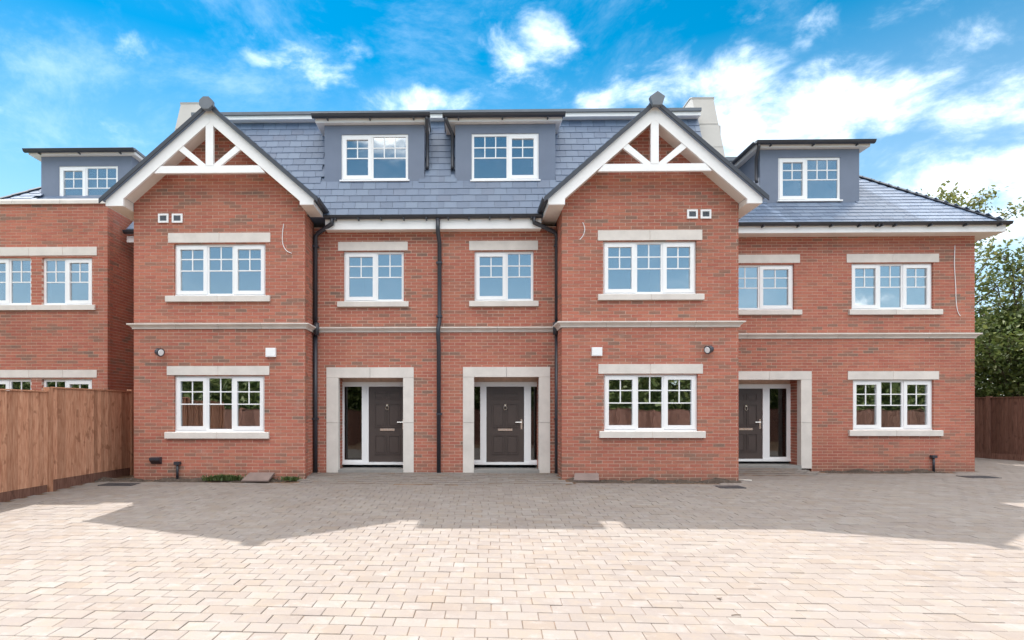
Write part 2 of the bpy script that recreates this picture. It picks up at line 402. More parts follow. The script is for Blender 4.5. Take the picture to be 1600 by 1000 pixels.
def window(house, rc, Y, lights, recess=.055, label=None, room=True, blind=0):
    x0, x1, z0, z1 = rc; yf = Y + recess
    FR, MU, SA = .05, .055, .055
    yb = yf + .07
    cols = sum(c for k, c in lights); ns = sum(k == 's' for k, c in lights)
    unit = (x1 - x0 - 2 * FR - (len(lights) - 1) * MU - ns * 2 * SA) / cols
    fm = MB()
    fm.box(x0, x1, yf, yb, z1 - FR, z1); fm.box(x0, x1, yf, yb, z0, z0 + FR)
    fm.box(x0, x0 + FR, yf, yb, z0 + FR, z1 - FR); fm.box(x1 - FR, x1, yf, yb, z0 + FR, z1 - FR)
    x = x0 + FR; spans = []
    for i, (k, c) in enumerate(lights):
        w = unit * c + (2 * SA if k == 's' else 0); spans.append((x, x + w, k, c)); x += w
        if i < len(lights) - 1: fm.box(x, x + MU, yf, yb, z0 + FR, z1 - FR); x += MU
    fo = fm.build('window', 'upvc', house, label=label)
    fo.name = 'window'
    MB().box(x0 + .01, x1 - .01, yf - .03, yf - .001, z0 - .012, z0 + .016).build('drip_bar', 'upvc', fo)
    gz1, gz0 = z1 - FR, z0 + FR; hb1 = gz1 - (gz1 - gz0) * .265; hb2 = gz1 - (gz1 - gz0) * .51
    for (a, b, k, c) in spans:
        t, q = gz1, gz0
        if k == 's':
            s = MB(); ys = yf - .018; a_, b_, t_, q_ = a - .018, b + .018, gz1 + .018, gz0 - .018
            s.box(a_, b_, ys, ys + .05, gz1 - SA, t_); s.box(a_, b_, ys, ys + .05, q_, gz0 + SA)
            s.box(a_, a + SA, ys, ys + .05, gz0 + SA, gz1 - SA); s.box(b - SA, b_, ys, ys + .05, gz0 + SA, gz1 - SA)
            s.build('sash', 'upvc', fo)
            a, b, t, q = a + SA, b - SA, gz1 - SA, gz0 + SA
            MB().box(b - .035, b - .02, yf + .062, yf + .09, q + (t - q) * .28, q + (t - q) * .42).build('handle', 'upvc', fo)
        g = .011; yg = yf + .022
        bars = [(a, b, hb1 - g, hb1 + g), (a, b, hb2 - g, hb2 + g)]
        for zz in (hb1, hb2): MB().box(a, b, yg - .012, yg + .012, zz - g, zz + g).build('glazing_bar', 'upvc', fo)
        for j in range(1, c):
            xx = a + (b - a) * j / c
            MB().box(xx - g, xx + g, yg - .011, yg + .011, hb2 + g, hb1 - g).build('glazing_bar', 'upvc', fo)
            MB().box(xx - g, xx + g, yg - .011, yg + .011, hb1 + g, t).build('glazing_bar', 'upvc', fo)
        for (za, zb) in ((hb1 + g, t), (hb2 + g, hb1 - g)):
            for j in range(c):
                xa = a + (b - a) * j / c + (g if j else 0); xb = a + (b - a) * (j + 1) / c - (g if j < c - 1 else 0)
                MB().box(xa, xb, yg - .003, yg + .003, za, zb).build('pane', 'glass', fo)
        MB().box(a, b, yg - .003, yg + .003, q, hb2 - g).build('pane', 'glass', fo)
    if room:
        rm = MB(); D = 3.2; ya = yb + .16; t = .05; X0, X1, Z0, Z1 = x0 - .2, x1 + .2, z0 - .75, z1 + .22
        rm.box(X0, X1, ya + D, ya + D + t, Z0, Z1); rm.box(X0 - t, X0, ya, ya + D, Z0, Z1); rm.box(X1, X1 + t, ya, ya + D, Z0, Z1)
        rm.box(X0, X1, ya, ya + D, Z0 - t, Z0); rm.box(X0, X1, ya, ya + D, Z1, Z1 + t)
        rm.build('room', 'room', house)
        rv = MB(); rv.box(x0 - .012, x0 - .002, yb + .004, ya, z0, z1); rv.box(x1 + .002, x1 + .012, yb + .004, ya, z0, z1)
        rv.box(x0, x1, yb + .004, ya, z0 - .012, z0 - .002); rv.box(x0, x1, yb + .004, ya, z1 + .002, z1 + .012)
        rv.build('window_reveal', 'blind', house)
    return fo

def lintel_sill(house, lin, sil, Y, n=2):
    x0, x1, z0, z1 = rect(*lin, Y); stones(house, 'lintel', x0, x1, z0, z1, Y - .012, Y + .10, n)
    a0, a1, b0, b1 = rect(*sil, Y); stones(house, 'sill', a0, a1, b0, b1, Y - .055, Y + .09, n, .012)
    return [(x0, x1, z0, z1), (a0, a1, b0, b1)]

def string_course(house, x0, x1, z0, z1, Y, nseg, ends=(0, 0)):
    """moulded band: projecting top lip, cove below; ends = (left return length, right return length)"""
    pr = .095
    prof = [(0.0, z0), (-.022, z0), (-.028, z0 + (z1 - z0) * .25), (-.062, z0 + (z1 - z0) * .55), (-pr, z0 + (z1 - z0) * .70), (-pr, z1 - .012), (-.02, z1), (0.06, z1), (.06, z0)]
    w = (x1 - x0) / nseg
    for i in range(nseg):
        a = x0 + i * w + (.003 if i else 0); b = x0 + (i + 1) * w - (.003 if i < nseg - 1 else 0)
        m = MB(); base = len(m.v); k = len(prof)
        for xx, e, sg in ((a, ends[0] and i == 0, -1), (b, ends[1] and i == nseg - 1, 1)):
            for d, z in prof: m.v.append((xx + (sg * max(0, -d) if e else 0), Y + d, z))
        m.f.append(tuple(range(k))); m.f.append(tuple(range(2 * k - 1, k - 1, -1)))
        for q in range(k): m.f.append(((q + 1) % k, q, k + q, k + (q + 1) % k))
        m.build('string_course', 'stone', house)
    for e, xx, sg in ((ends[0], x0, -1), (ends[1], x1, 1)):
        if not e: continue
        m = MB(); k = len(prof); pts = [p for p in prof if p[0] <= 0]; k = len(pts)
        for yy, mit in ((Y, True), (Y + e, False)):
            for d, z in pts: m.v.append((xx + sg * max(0, -d), yy + (d if mit else 0) + (.002 if mit else 0), z))
        m.f.append(tuple(range(k))); m.f.append(tuple(range(2 * k - 1, k - 1, -1)))
        for q in range(k): m.f.append((q, (q + 1) % k, k + (q + 1) % k, k + q))
        m.build('string_course', 'stone', house)

def gutter(house, x0, x1, y, z, r=.055, brackets=(), name='gutter'):
    m = MB(); n = 8; b = 0
    for xx in (x0, x1):
        for i in range(n + 1):
            t = math.pi * i / n; m.v.append((xx, y - r * math.cos(t), z - r * math.sin(t)))
        for i in range(n + 1):
            t = math.pi * (n - i) / n; m.v.append((xx, y - (r - .006) * math.cos(t), z - (r - .006) * math.sin(t)))
    k = 2 * (n + 1)
    m.f.append(tuple(reversed(range(k)))); m.f.append(tuple(range(k, 2 * k)))
    for i in range(k): m.f.append((i, (i + 1) % k, k + (i + 1) % k, k + i))
    # rolled front bead
    m.tube([(x0, y - r, z), (x1, y - r, z)], .009, 6)
    g = m.build(name, 'black', house)
    for bx in brackets:
        MB().box(bx - .012, bx + .012, y - r - .008, y + r + .02, z - r - .03, z - r + .002).build('gutter_bracket', 'black', g)
    return g
def gutter_y(house, x, y0, y1, z, r=.055):
    m = MB(); n = 8
    for yy in (y0, y1):
        for i in range(n + 1):
            t = math.pi * i / n; m.v.append((x - r * math.cos(t), yy, z - r * math.sin(t)))
        for i in range(n + 1):
            t = math.pi * (n - i) / n; m.v.append((x - (r - .006) * math.cos(t), yy, z - (r - .006) * math.sin(t)))
    k = 2 * (n + 1); m.f.append(tuple(range(k))); m.f.append(tuple(reversed(range(k, 2 * k))))
    for i in range(k): m.f.append(((i + 1) % k, i, k + i, k + (i + 1) % k))
    return m.build('gutter', 'black', house)
def downpipe(house, path, r=.038, clips=()):
    p = MB().tube(path, r, 12).build('downpipe', 'black', house, smooth=True)
    for (x, y, z) in clips:
        MB().box(x - .06, x + .06, y - .05, y + .06, z - .02, z + .02).build('pipe_clip', 'black', p)
    return p

SW, SG, ST = .255, .168, .016
def slates(house, O, u, up, length, courses, inside, single=True, roof=None, shift=0.0):
    """overlapping slates on a roof plane: O lower left, u along eave, up up the slope; inside(s, t) says where"""
    O = Vector(O); u = Vector(u).normalized(); up = Vector(up).normalized(); n = u.cross(up).normalized()
    st = MB(); cnt = 0; mesh = None; rg = random.Random(int(length * 1000))
    for k in range(courses):
        t0 = k * SG; x = -(SW / 2 if k % 2 else 0) + shift
        while x < length:
            a, b = max(x, 0), min(x + SW - .005, length); x += SW
            if b - a < .006: continue
            mid = inside((a + b) / 2, t0 + SG / 2)
            if not mid: continue
            whole = abs(b - a - (SW - .005)) < 1e-4
            def piece(m, s0, s1, base):
                hgt = SG * 1.25
                tail = [base + u * s0 + n * .012, base + u * s1 + n * .012, base + u * s1 + n * (.012 + ST), base + u * s0 + n * (.012 + ST)]
                off = up * hgt - n * .012
                m.prism(tail, off); return m
            if single and cnt < 300 and mid != 'hid' and whole:
                jt = rg.uniform(-.004, .004)
                if mesh is None:
                    o = piece(MB(), 0, b - a, Vector((0, 0, 0))).build('slate', 'slate', roof, centre=False); mesh = o.data; o.location = O + u * a + up * (t0 + jt)
                else: put('slate', mesh, O + u * a + up * (t0 + jt), roof)
                cnt += 1
            else: piece(st, a, b, O + up * (t0 + rg.uniform(-.003, .003)))
    if st.v: st.build('slating', 'slate', roof, kind='stuff')

# ------------------------------------------------------------------ the planes of the place
YB, YM, YR, YF = 11.25, 11.90, 13.04, 10.90
XL0, XL1 = XU(209, YB), XU(476.5, YB)
XR0, XR1 = XU(878, YB), XU(1154, YB)
XP = XU(685, YM - .05)
XW1 = XU(1523, YR)
ZG = -.12                                          # walls start a little below the paving

def smooth(a, b, x):
    t = min(1, max(0, (x - a) / (b - a))); return t * t * (3 - 2 * t)
def ground_z(x, y):
    z = -.03 * (11.2 - y) if y < 11.2 else 0.0
    z = max(z, -.03 * 19)
    if XL1 - .05 < x < XR0 + .05: z += .095 * min(1, max(0, (y - 10.7) / 1.15))
    z += .09 * smooth(12.1, 13.0, y) * smooth(5.0, 5.3, x) * (1 - smooth(7.1, 7.9, x))
    return z
def ground_at(px, py):
    d = px_dir(px, py); t = 5.0
    for _ in range(60):
        z = ground_z(d.x * t, d.y * t); t = (z - H) / d.z
    return Vector((d.x * t, d.y * t, ground_z(d.x * t, d.y * t)))

# ================================================================== houses
GRP = 'houses of the brick terrace'
house_l = empty('terraced_house', ((XL0 + XP) / 2, YM, 0), 'red brick terraced house with left timbered gable, dark door with one sidelight', 'house', GRP)
house_r = empty('terraced_house', ((XR1 + XP) / 2, YM, 0), 'red brick terraced house with right timbered gable, dark door between two sidelights', 'house', GRP)
house_w = empty('terraced_house', ((XR1 + XW1) / 2, YR, 0), 'set back end house of red brick with hipped slate roof and one dormer, beside trees', 'house', GRP)
WIN3 = [('s', 2), ('f', 2), ('s', 2)]; WIN2 = [('s', 2), ('f', 2)]

# Y planes of the mansard
ME_Y, ME_Z, MP = 11.62, 5.31, R(68)                # eave and pitch
ML = 2.62                                           # slope length
MT_Y, MT_Z = ME_Y + ML * math.cos(MP), ME_Z + ML * math.sin(MP)
BACK = 19.0
GK = .87                                           # gable slope (rise per run)
HS = 2.0                                           # half span of the gable roofs

def gable(house, x0, x1, xc, ztop, px_tag):
    """timbered gable over a bay: roof slab, bargeboards, tie beam, king post, struts, boxed eaves"""
    zf = ztop - GK * HS
    bw = .262; fb = zf - .104
    lw = (x0 - (xc - HS)); rw = ((xc + HS) - x1)
    roof = MB()
    for s in (-1, 1):
        c = [(xc, ztop), (xc + s * (HS + .03), ztop - GK * (HS + .03)), (xc + s * (HS + .03), ztop - GK * (HS + .03) + .075), (xc, ztop + .075)]
        roof.prism([(x, YF - .05, z) for x, z in c], (0, 13.0 - YF + .05, 0))
    ro = roof.build('roof', 'slate', house)
    ro['label'] = 'slate roof of the projecting timbered gable'
    for s in (-1, 1):
        e = HS + .09
        c = [(xc, ztop + .004), (xc + s * e, ztop - GK * e + .004), (xc + s * e, ztop - GK * e + .09), (xc, ztop + .09)]
        MB().prism([(x, YF - .075, z) for x, z in c], (0, .022, 0)).build('verge', 'verge', ro)
    for s in (-1, 1):                              # slates lying on both slopes
        up = Vector((-s, 0, GK)).normalized(); L = math.hypot(HS, HS * GK)
        uu = Vector((0, -s, 0)) if s > 0 else Vector((0, 1, 0))
        O = Vector((xc + s * (HS + .05), (12.98 if s > 0 else YF - .05), ztop - GK * (HS + .05) + .077))
        u = Vector((0, -1, 0)) if s < 0 else Vector((0, 1, 0))
        O.y = 12.98 if s < 0 else YF - .05
        slates(house, O, u, up, 12.98 - YF + .05, int(L / SG) + 1, lambda a, b: True, False, ro)
    for k in range(8):                             # ridge tiles
        ya = YF - .03 + k * .22
        cap = [(xc - .11, ztop + .045), (xc, ztop + .145), (xc + .11, ztop + .045), (xc + .10, ztop + .035), (xc, ztop + .12), (xc - .10, ztop + .035)]
        MB().prism([(x, ya + .002, z) for x, z in cap], (0, .215, 0)).build('ridge_tile', 'slate', ro)
    fin = MB(); pts = [(xc + .135 * math.cos(R(22.5 + 45 * i)), YF - .055, ztop + .035 + .125 * math.sin(R(22.5 + 45 * i))) for i in range(8)]
    if px_tag == 'r': pts = [(xc + .145 * math.cos(R(90 + 72 * i)), YF - .055, ztop + .055 + .14 * math.sin(R(90 + 72 * i))) for i in range(5)]
    fin.prism(pts, (0, -.10, 0)).build('ridge_end', 'flat', ro)
    # bargeboards with vertical feet
    for s, w in ((-1, lw), (1, rw)):
        xo = xc + s * HS; xi = xc + s * (HS - w)
        poly = [(xo, fb), (xo, zf), (xc + s * .001, ztop), (xc + s * .001, ztop - bw), (xi, zf + GK * w - bw), (xi, fb)]
        MB().prism([(x, YF, z) for x, z in poly], (0, .045, 0)).build('bargeboard', 'white', house)
        # boxed eave running back to the main roof
        MB().box(xo, xo - s * .02, YF + .046, 12.6, fb, zf - .02).build('fascia_board', 'white', house)
        MB().box(xo - s * .021, xi + s * .004, YF + .046, 12.6, fb + .004, fb + .02).build('soffit', 'soffit', house)
        # cheek of the box above the wall corner and sloping soffit
        MB().box(xi, xi + s * .02, YF + .046, YB - .008, fb + .021, zf + GK * w - bw + .03).build('eave_cheek', 'soffit', house)
        q = [(xi, zf + GK * w - bw + .035), (xc + s * .02, ztop - bw + .018), (xc + s * .02, ztop - bw + .05), (xi, zf + GK * w - bw + .067)]
        MB().prism([(x, YF + .046, z) for x, z in q], (0, YB + .15 - YF - .046, 0)).build('sloping_soffit', 'soffit', house)
    # timber frame in front of the gable wall
    zt0, zt1 = ztop - 1.222, ztop - 1.085
    hw = (ztop - bw - zt1) / GK
    tb = [(xc - hw - .12, zt0), (xc + hw + .12, zt0), (xc + hw, zt1 + .001), (xc - hw, zt1 + .001)]
    MB().prism([(x, YF + .008, z) for x, z in tb], (0, .06, 0)).build('tie_beam', 'white', house)
    MB().box(xc - .073, xc + .073, YF + .004, YF + .066, zt1, ztop - bw + .05).build('king_post', 'white', house)
    for s in (-1, 1):
        a0 = (xc + s * .06, zt1 + .012); dirv = Vector((s * .79, .66)).normalized(); nv = Vector((-dirv.y * s, dirv.x * s))
        ln = .76; p = [(a0[0], a0[1]), (a0[0] + dirv.x * ln, a0[1] + dirv.y * ln)]
        wv = nv * .125
        poly = [p[0], p[1], (p[1][0] - wv.x, p[1][1] - wv.y), (p[0][0] - wv.x + s * .03, max(zt1 - .03, p[0][1] - wv.y))]
        poly = [(x, z) for x, z in poly]
        MB().prism([(x, YF + .012, z) for x, z in poly], (0, .05, 0)).build('strut', 'white', house)
    return zf, fb

XCL = XU(327.0, YF); XCR = XU(1023.4, YF)
ZTL = ZU(169.7, YF, 327); ZTR = ZU(165.2, YF, 1023)

def bay(house, x0, x1, xc, ztop, wins, seed, zstring, vents, tagk):
    zf, fb = gable(house, x0, x1, xc, ztop, tagk)
    holes = []
    for (lin, win, sil, lab) in wins:
        holes += lintel_sill(house, lin, sil, YB)
        rc = rect(*win, YB); holes.append(rc)
        window(house, rc, YB, WIN3, label=lab)
    zs0, zs1 = zstring
    holes.append((x0 - .01, x1 + .01, zs0, zs1 - .004))
    h2 = [(a - x0, b - x0, c, d) for a, b, c, d in holes]
    L = x1 - x0; c0 = xc - x0; zt = ztop - .06
    clips = [(GK, 1, zt + GK * c0), (-GK, 1, zt - GK * c0)]
    zmid = min(zt - GK * c0, zt - GK * (L - c0)) - .02
    brickwall(house, (x0, YB), (1, 0), (0, -1), (0, L, ZG, zt), h2, clips, 300, seed, zmid)
    string_course(house, x0, x1, zs0, zs1, YB, 4, (YM - YB + .0, YM - YB))
    return zf, fb

ZSL = (ZU(514.0, YB, 344), ZU(505.0, YB, 344)); ZSR = (ZU(511.2, YB, 1016), ZU(501.6, YB, 1016))
zfL, fbL = bay(house_l, XL0, XL1, XCL, ZTL,
    [((263, 364, 422.5, 379), (272, 380.5, 414.8, 462), (260, 462.3, 422.5, 471.6), 'three light white window above the string course on the gable bay'),
     ((261, 572, 421, 586), (272, 587, 413.3, 674.4), (259, 675, 421, 685), 'three light white window beside the fence on the gable bay ground floor')], 11, ZSL, None, 'l')
zfR, fbR = bay(house_r, XR0, XR1, XCR, ZTR,
    [((934, 359.6, 1097, 375.4), (942.6, 376.4, 1088.4, 459.2), (934, 459.6, 1099, 469), 'three light white window above the string course on the gable bay'),
     ((935, 568.8, 1098, 583.8), (943.6, 584.6, 1090.5, 673), (936, 673.6, 1101, 684), 'three light white window on the gable bay ground floor')], 12, ZSR, None, 'r')
# bay return walls
for house, x, n, y1 in ((house_l, XL1, 1, YM), (house_l, XL0, -1, 13.2), (house_r, XR0, -1, YM), (house_r, XR1, 1, YR)):
    y0 = YB + .088; zs = ZSL if house is house_l else ZSR
    brickwall(house, (x, y0), (0, 1), (n, 0), (0, y1 - y0 - (.005 if y1 == YM else 0), ZG, 5.26), [(-1, 3, zs[0], zs[1] - .004)] if y1 == YM else [], (), 0, 21)

# main walls with doors
def door_set(house, surround, opening, Yw, leaf, sidelights, frame_x, rec, zstep, seed_l=None, hide_left=False):
    """stone surround on the wall plane, recessed white frame with dark door leaf"""
    ox0, ox1, _, oz1 = rect(*surround, Yw); ix0, ix1, _, iz1 = rect(*opening, Yw)
    zb = zstep - .06
    zj = ZU(660.5, Yw, (surround[0] + surround[2]) / 2)
    yf = Yw - .02; yb = Yw + .14
    for a, b in ((ox0, ix0), (ix1, ox1)):
        MB().box(a, b, yf, yb, zb, zj - .003).build('surround_stone', 'stone', house)
        MB().box(a, b, yf, yb, zj + .003, iz1 - .003).build('surround_stone', 'stone', house)
    xm = (ox0 + ox1) / 2
    MB().box(ox0, xm - .003, yf, yb, iz1 + .001, oz1).build('surround_stone', 'stone', house)
    MB().box(xm + .003, ox1, yf, yb, iz1 + .001, oz1).build('surround_stone', 'stone', house)
    Yd = Yw + rec
    # reveal of the porch: brick-coloured cheeks, soffit, step
    for xx, n in ((ix0 - .01, 1), (ix1 + .01, -1)):
        brickwall(house, (xx, yb + .002), (0, 1), (n, 0), (0, Yd - yb + .06, zb, iz1 + .12), [], (), 0, 5)
    MB().box(ix0 - .2, ix1 + .2, yb + .001, Yd + .1, iz1 + .03, iz1 + .10).build('porch_soffit', 'slab', house)
    MB().box(ix0 - .004, ix1 + .004, Yw - .03, Yd + .12, zstep - .2, zstep).build('door_step', 'concrete', house)
    fx0, fx1 = frame_x; lx0, lx1, lz0, lz1 = leaf
    ft = lz1 + .10
    fm = MB(); y0, y1 = Yd, Yd + .08
    fm.box(fx0, fx1, y0, y1, lz1, ft); fm.box(fx0, fx1, y0 - .02, y1, lz0 - .055, lz0)
    xs = sorted([fx0, fx1, lx0, lx1] + [q for s in sidelights for q in s]); solid = []
    edges = sorted([(lx0, lx1)] + [tuple(s) for s in sidelights])
    x = fx0
    for a, b in edges:
        if a - x > .005: fm.box(x, a, y0, y1, lz0, lz1)
        x = b
    if fx1 - x > .005: fm.box(x, fx1, y0, y1, lz0, lz1)
    fr = fm.build('door_frame', 'upvc', house)
    for a, b in sidelights:
        MB().box(a, b, y0 + .03, y0 + .036, lz0 + .045, lz1).build('sidelight', 'side_glass', fr)
        MB().box(a, b, y0 + .005, y1 - .005, lz0, lz0 + .045).build('sidelight_rail', 'upvc', fr)
    yl = y0 + .03
    lm = MB().box(lx0 + .002, lx1 - .002, yl, yl + .045, lz0 + .002, lz1 - .002)
    dr = lm.build('door', 'door', house)
    W, Hh = lx1 - lx0, lz1 - lz0
    for col in (0, 1):
        xa = lx0 + W * (.15 + .37 * col); xb = xa + W * .33
        for (f0, f1) in ((.10, .36), (.46, .78), (.83, .93)):
            za, zb_ = lz0 + Hh * f0, lz0 + Hh * f1; t = .022
            pm = MB()
            pm.box(xa, xb, yl - .015, yl - .0005, zb_ - t, zb_); pm.box(xa, xb, yl - .015, yl - .0005, za, za + t)
            pm.box(xa, xa + t, yl - .015, yl - .0005, za + t, zb_ - t); pm.box(xb - t, xb, yl - .015, yl - .0005, za + t, zb_ - t)
            pm.box(xa + t + .02, xb - t - .02, yl - .011, yl - .0005, za + t + .02, zb_ - t - .02)
            pm.build('door_panel', 'door', dr)
    xm = (lx0 + lx1) / 2; zk = ZU(637, Yd, 800) if Yw == YM else ZU(638, Yd, 1160)
    kp = MB(); kp.tube([(xm + (.034 * math.cos(t)), yl - .03, zk - .005 + .042 * math.sin(t)) for t in [R(a) for a in range(0, 361, 30)]], .009, 6)
    kp.box(xm - .022, xm + .022, yl - .03, yl - .001, zk + .03, zk + .075)
    kp.build('knocker', 'chrome', dr)
    zl = ZU(671.5, Yd, 790) if Yw == YM else ZU(670.5, Yd, 1160)
    MB().box(xm - .155, xm + .155, yl - .014, yl - .001, zl - .024, zl + .024).build('letter_plate', 'chrome', dr)
    MB().box(xm - .12, xm + .12, yl - .02, yl - .0145, zl - .013, zl + .011).build('letter_flap', 'chrome', dr)
    hx = lx1 - .055; zh = zl + .13
    hm = MB().box(hx - .017, hx + .017, yl - .012, yl - .001, zh - .12, zh + .10)
    hm.tube([(hx, yl - .012, zh + .03), (hx, yl - .05, zh + .03), (hx - .13, yl - .05, zh + .03)], .010, 8)
    hm.build('door_handle', 'chrome', dr)
    # hall behind the sidelights
    rm = MB(); D = 3.0; ya = y1 + .03; X0, X1 = fx0 - .2, fx1 + .2; Z0, Z1 = zstep, ft + .2; t = .05
    rm.box(X0, X1, ya + D, ya + D + t, Z0, Z1); rm.box(X0 - t, X0, ya, ya + D, Z0, Z1); rm.box(X1, X1 + t, ya, ya + D, Z0, Z1)
    rm.box(X0, X1, ya, ya + D, Z0 - t, Z0); rm.box(X0, X1, ya, ya + D, Z1, Z1 + t); rm.build('hallway', 'room', house)
    mh = MB(); mh.box(ix0 - .3, fx0 + .001, y0 + .02, y0 + .1, zb, ft + .05) if fx0 > ix0 - .3 else None
    mh.box(fx1 - .001, ix1 + .3, y0 + .02, y0 + .1, zb, ft + .05); mh.box(ix0 - .3, ix1 + .3, y0 + .021, y0 + .1, ft + .001, ft + .4)
    mh.build('porch_back', 'mortar', house)
    return [(ox0, ox1, ZG, oz1)]

REC = .42
YD = YM + REC
dl = rect(576, 604, 634, 722, YD)
hl = door_set(house_l, (510.4, 574, 646.5, 736), (529, 590.2, 630, 736), YM, dl, [(XU(538, YD), XU(565.3, YD))], (XU(533, YD), XU(640, YD)), REC, .145)
dr_ = rect(760, 604, 819, 722, YD)
hr = door_set(house_r, (723.3, 573.4, 859.3, 736), (740.7, 589, 842.2, 736), YM, dr_, [(XU(736, YD), XU(750.4, YD)), (XU(829.6, YD), XU(846, YD))], (XU(731, YD), XU(851, YD)), REC, .145)

def main_half(house, x0, x1, door_hole, lin, win, sil, seed, lab):
    holes = list(door_hole); holes += lintel_sill(house, lin, sil, YM, 1)
    rc = rect(*win, YM); holes.append(rc); window(house, rc, YM, WIN2, label=lab)
    zs = (ZU(519, YM), ZU(511, YM)); holes.append((x0 - 1, x1 + 1, zs[0], zs[1] - .004))
    brickwall(house, (x0, YM), (1, 0), (0, -1), (0, x1 - x0, ZG, 5.17), [(a - x0, b - x0, c, d) for a, b, c, d in holes], (), 0, seed)
    string_course(house, x0 + .004, x1 - .004, zs[0], zs[1], YM, 2)
main_half(house_l, XL1 + .006, XP - .002, hl, (528.4, 378, 637, 391.6), (537, 392.4, 631, 471), (527.6, 471.3, 638.6, 479.6), 31, 'two light white window over the front door')
main_half(house_r, XP + .002, XR0 - .006, hr, (733, 376.4, 840.5, 391), (741.5, 392, 833.8, 470), (733, 470.4, 841, 479), 32, 'two light white window over the front door')

# eaves, mansard roof, dormers, parapets of the middle pair
def mansard(house, xa, xb, seg, dorm_px, gab, par, tagk):
    """half of the steep slate roof between a parapet and the party line"""
    eave = [(ME_Y, ME_Z - .03), (MT_Y, MT_Z - .01), (BACK, MT_Z - .01), (BACK, ME_Z - .03)]
    core = MB().prism([(xa, y, z) for y, z in eave], (xb - xa, 0, 0)).build('roof', 'slate', house, label='steep slate covered front roof with flat top')
    up = Vector((0, math.cos(MP), math.sin(MP))); xc, zt = gab
    dz0, dx0, dx1 = dorm_px
    def inside(s, t):
        x = xa + s; y = ME_Y + t * math.cos(MP); z = ME_Z + t * math.sin(MP)
        if dx0 < x < dx1 and z > dz0: return False
        if z < zt - GK * abs(x - xc) - .02: return False          # under the gable roof
        # seen from the front, hidden behind the gable?
        k = (YF - .05) / y; xs, zs = x * k, H + (z - H) * k
        if zs < zt + .1 - GK * abs(xs - xc): return 'hid'
        return True
    slates(house, (xa, ME_Y, ME_Z), (1, 0, 0), up, xb - xa, int(ML / SG), inside, True, core)
    # flat roof edge
    MB().box(xa, xb, MT_Y - .20, MT_Y + .02, MT_Z - .06, MT_Z + .02).build('fascia_board', 'white', house)
    MB().box(xa, xb, MT_Y - .24, BACK, MT_Z + .022, MT_Z + .085).build('flat_roof', 'flat', house)
    # eave board and gutter
    g0, g1 = seg
    MB().box(g0, g1, 11.68, 11.70, 5.056, 5.262).build('fascia_board', 'white', house)
    MB().box(g0, g1, 11.701, YM + .02, 5.06, 5.08).build('soffit', 'soffit', house)
    gutter(house, g0, g1, 11.622, 5.31, .056, [g0 + (g1 - g0) * (i + .5) / 5 for i in range(5)])
xPL0, xPL1 = -6.43, -5.95
xPR0, xPR1 = 5.02, 5.49
YDM = 11.95
dxl = (XU(507, YDM), XU(663, YDM)); dxr = (XU(711.4, YDM), XU(867.8, YDM))
zdb = ZU(286.7, YDM, 690)
mansard(house_l, xPL1, XP, (XCL + HS + .03, XP), (zdb, dxl[0] + .02, dxl[1] - .02), (XCL, ZTL + .07), None, 'l')
mansard(house_r, XP, xPR0, (XP, XCR - HS - .03), (zdb, dxr[0] + .02, dxr[1] - .02), (XCR, ZTR + .07), None, 'r')
def parapet(house, x0, x1):
    lean = math.cos(MP) / math.sin(MP) * .92; zb, zt = 5.6, 8.33; y0 = 11.87
    yt = y0 + lean * (zt - zb)
    m = MB().prism([(x0, y0, zb), (x0, yt, zt - .03), (x0, yt + .12, zt + .02), (x0, yt + 2.6, zt + .02), (x0, yt + 2.6, zb)], (x1 - x0, 0, 0))  # unseen rear run lengthened to keep sun off the paving
    p = m.build('parapet', 'lead', house)
    MB().prism([(x0 - .012, yt - .010, zt - .07), (x0 - .012, yt + .004, zt - .02), (x0 - .012, yt + .12, zt + .026), (x0 - .012, yt + 2.612, zt + .026), (x0 - .012, yt + 2.612, zt + .045), (x0 - .012, yt + .11, zt + .045), (x0 - .012, yt - .02, zt - .015)], (x1 - x0 + .024, 0, 0)).build('parapet_cap', 'lead', p)
    for zz in (6.4, 7.0, 7.6):
        yy = y0 + lean * (zz - zb); MB().box(x0 - .001, x1 + .001, yy - .001, yy + .1, zz - .003, zz + .003).build('cladding_seam', 'lead', p)
parapet(house_l, xPL0, xPL1 - .004); parapet(house_r, xPR0 + .004, xPR1)

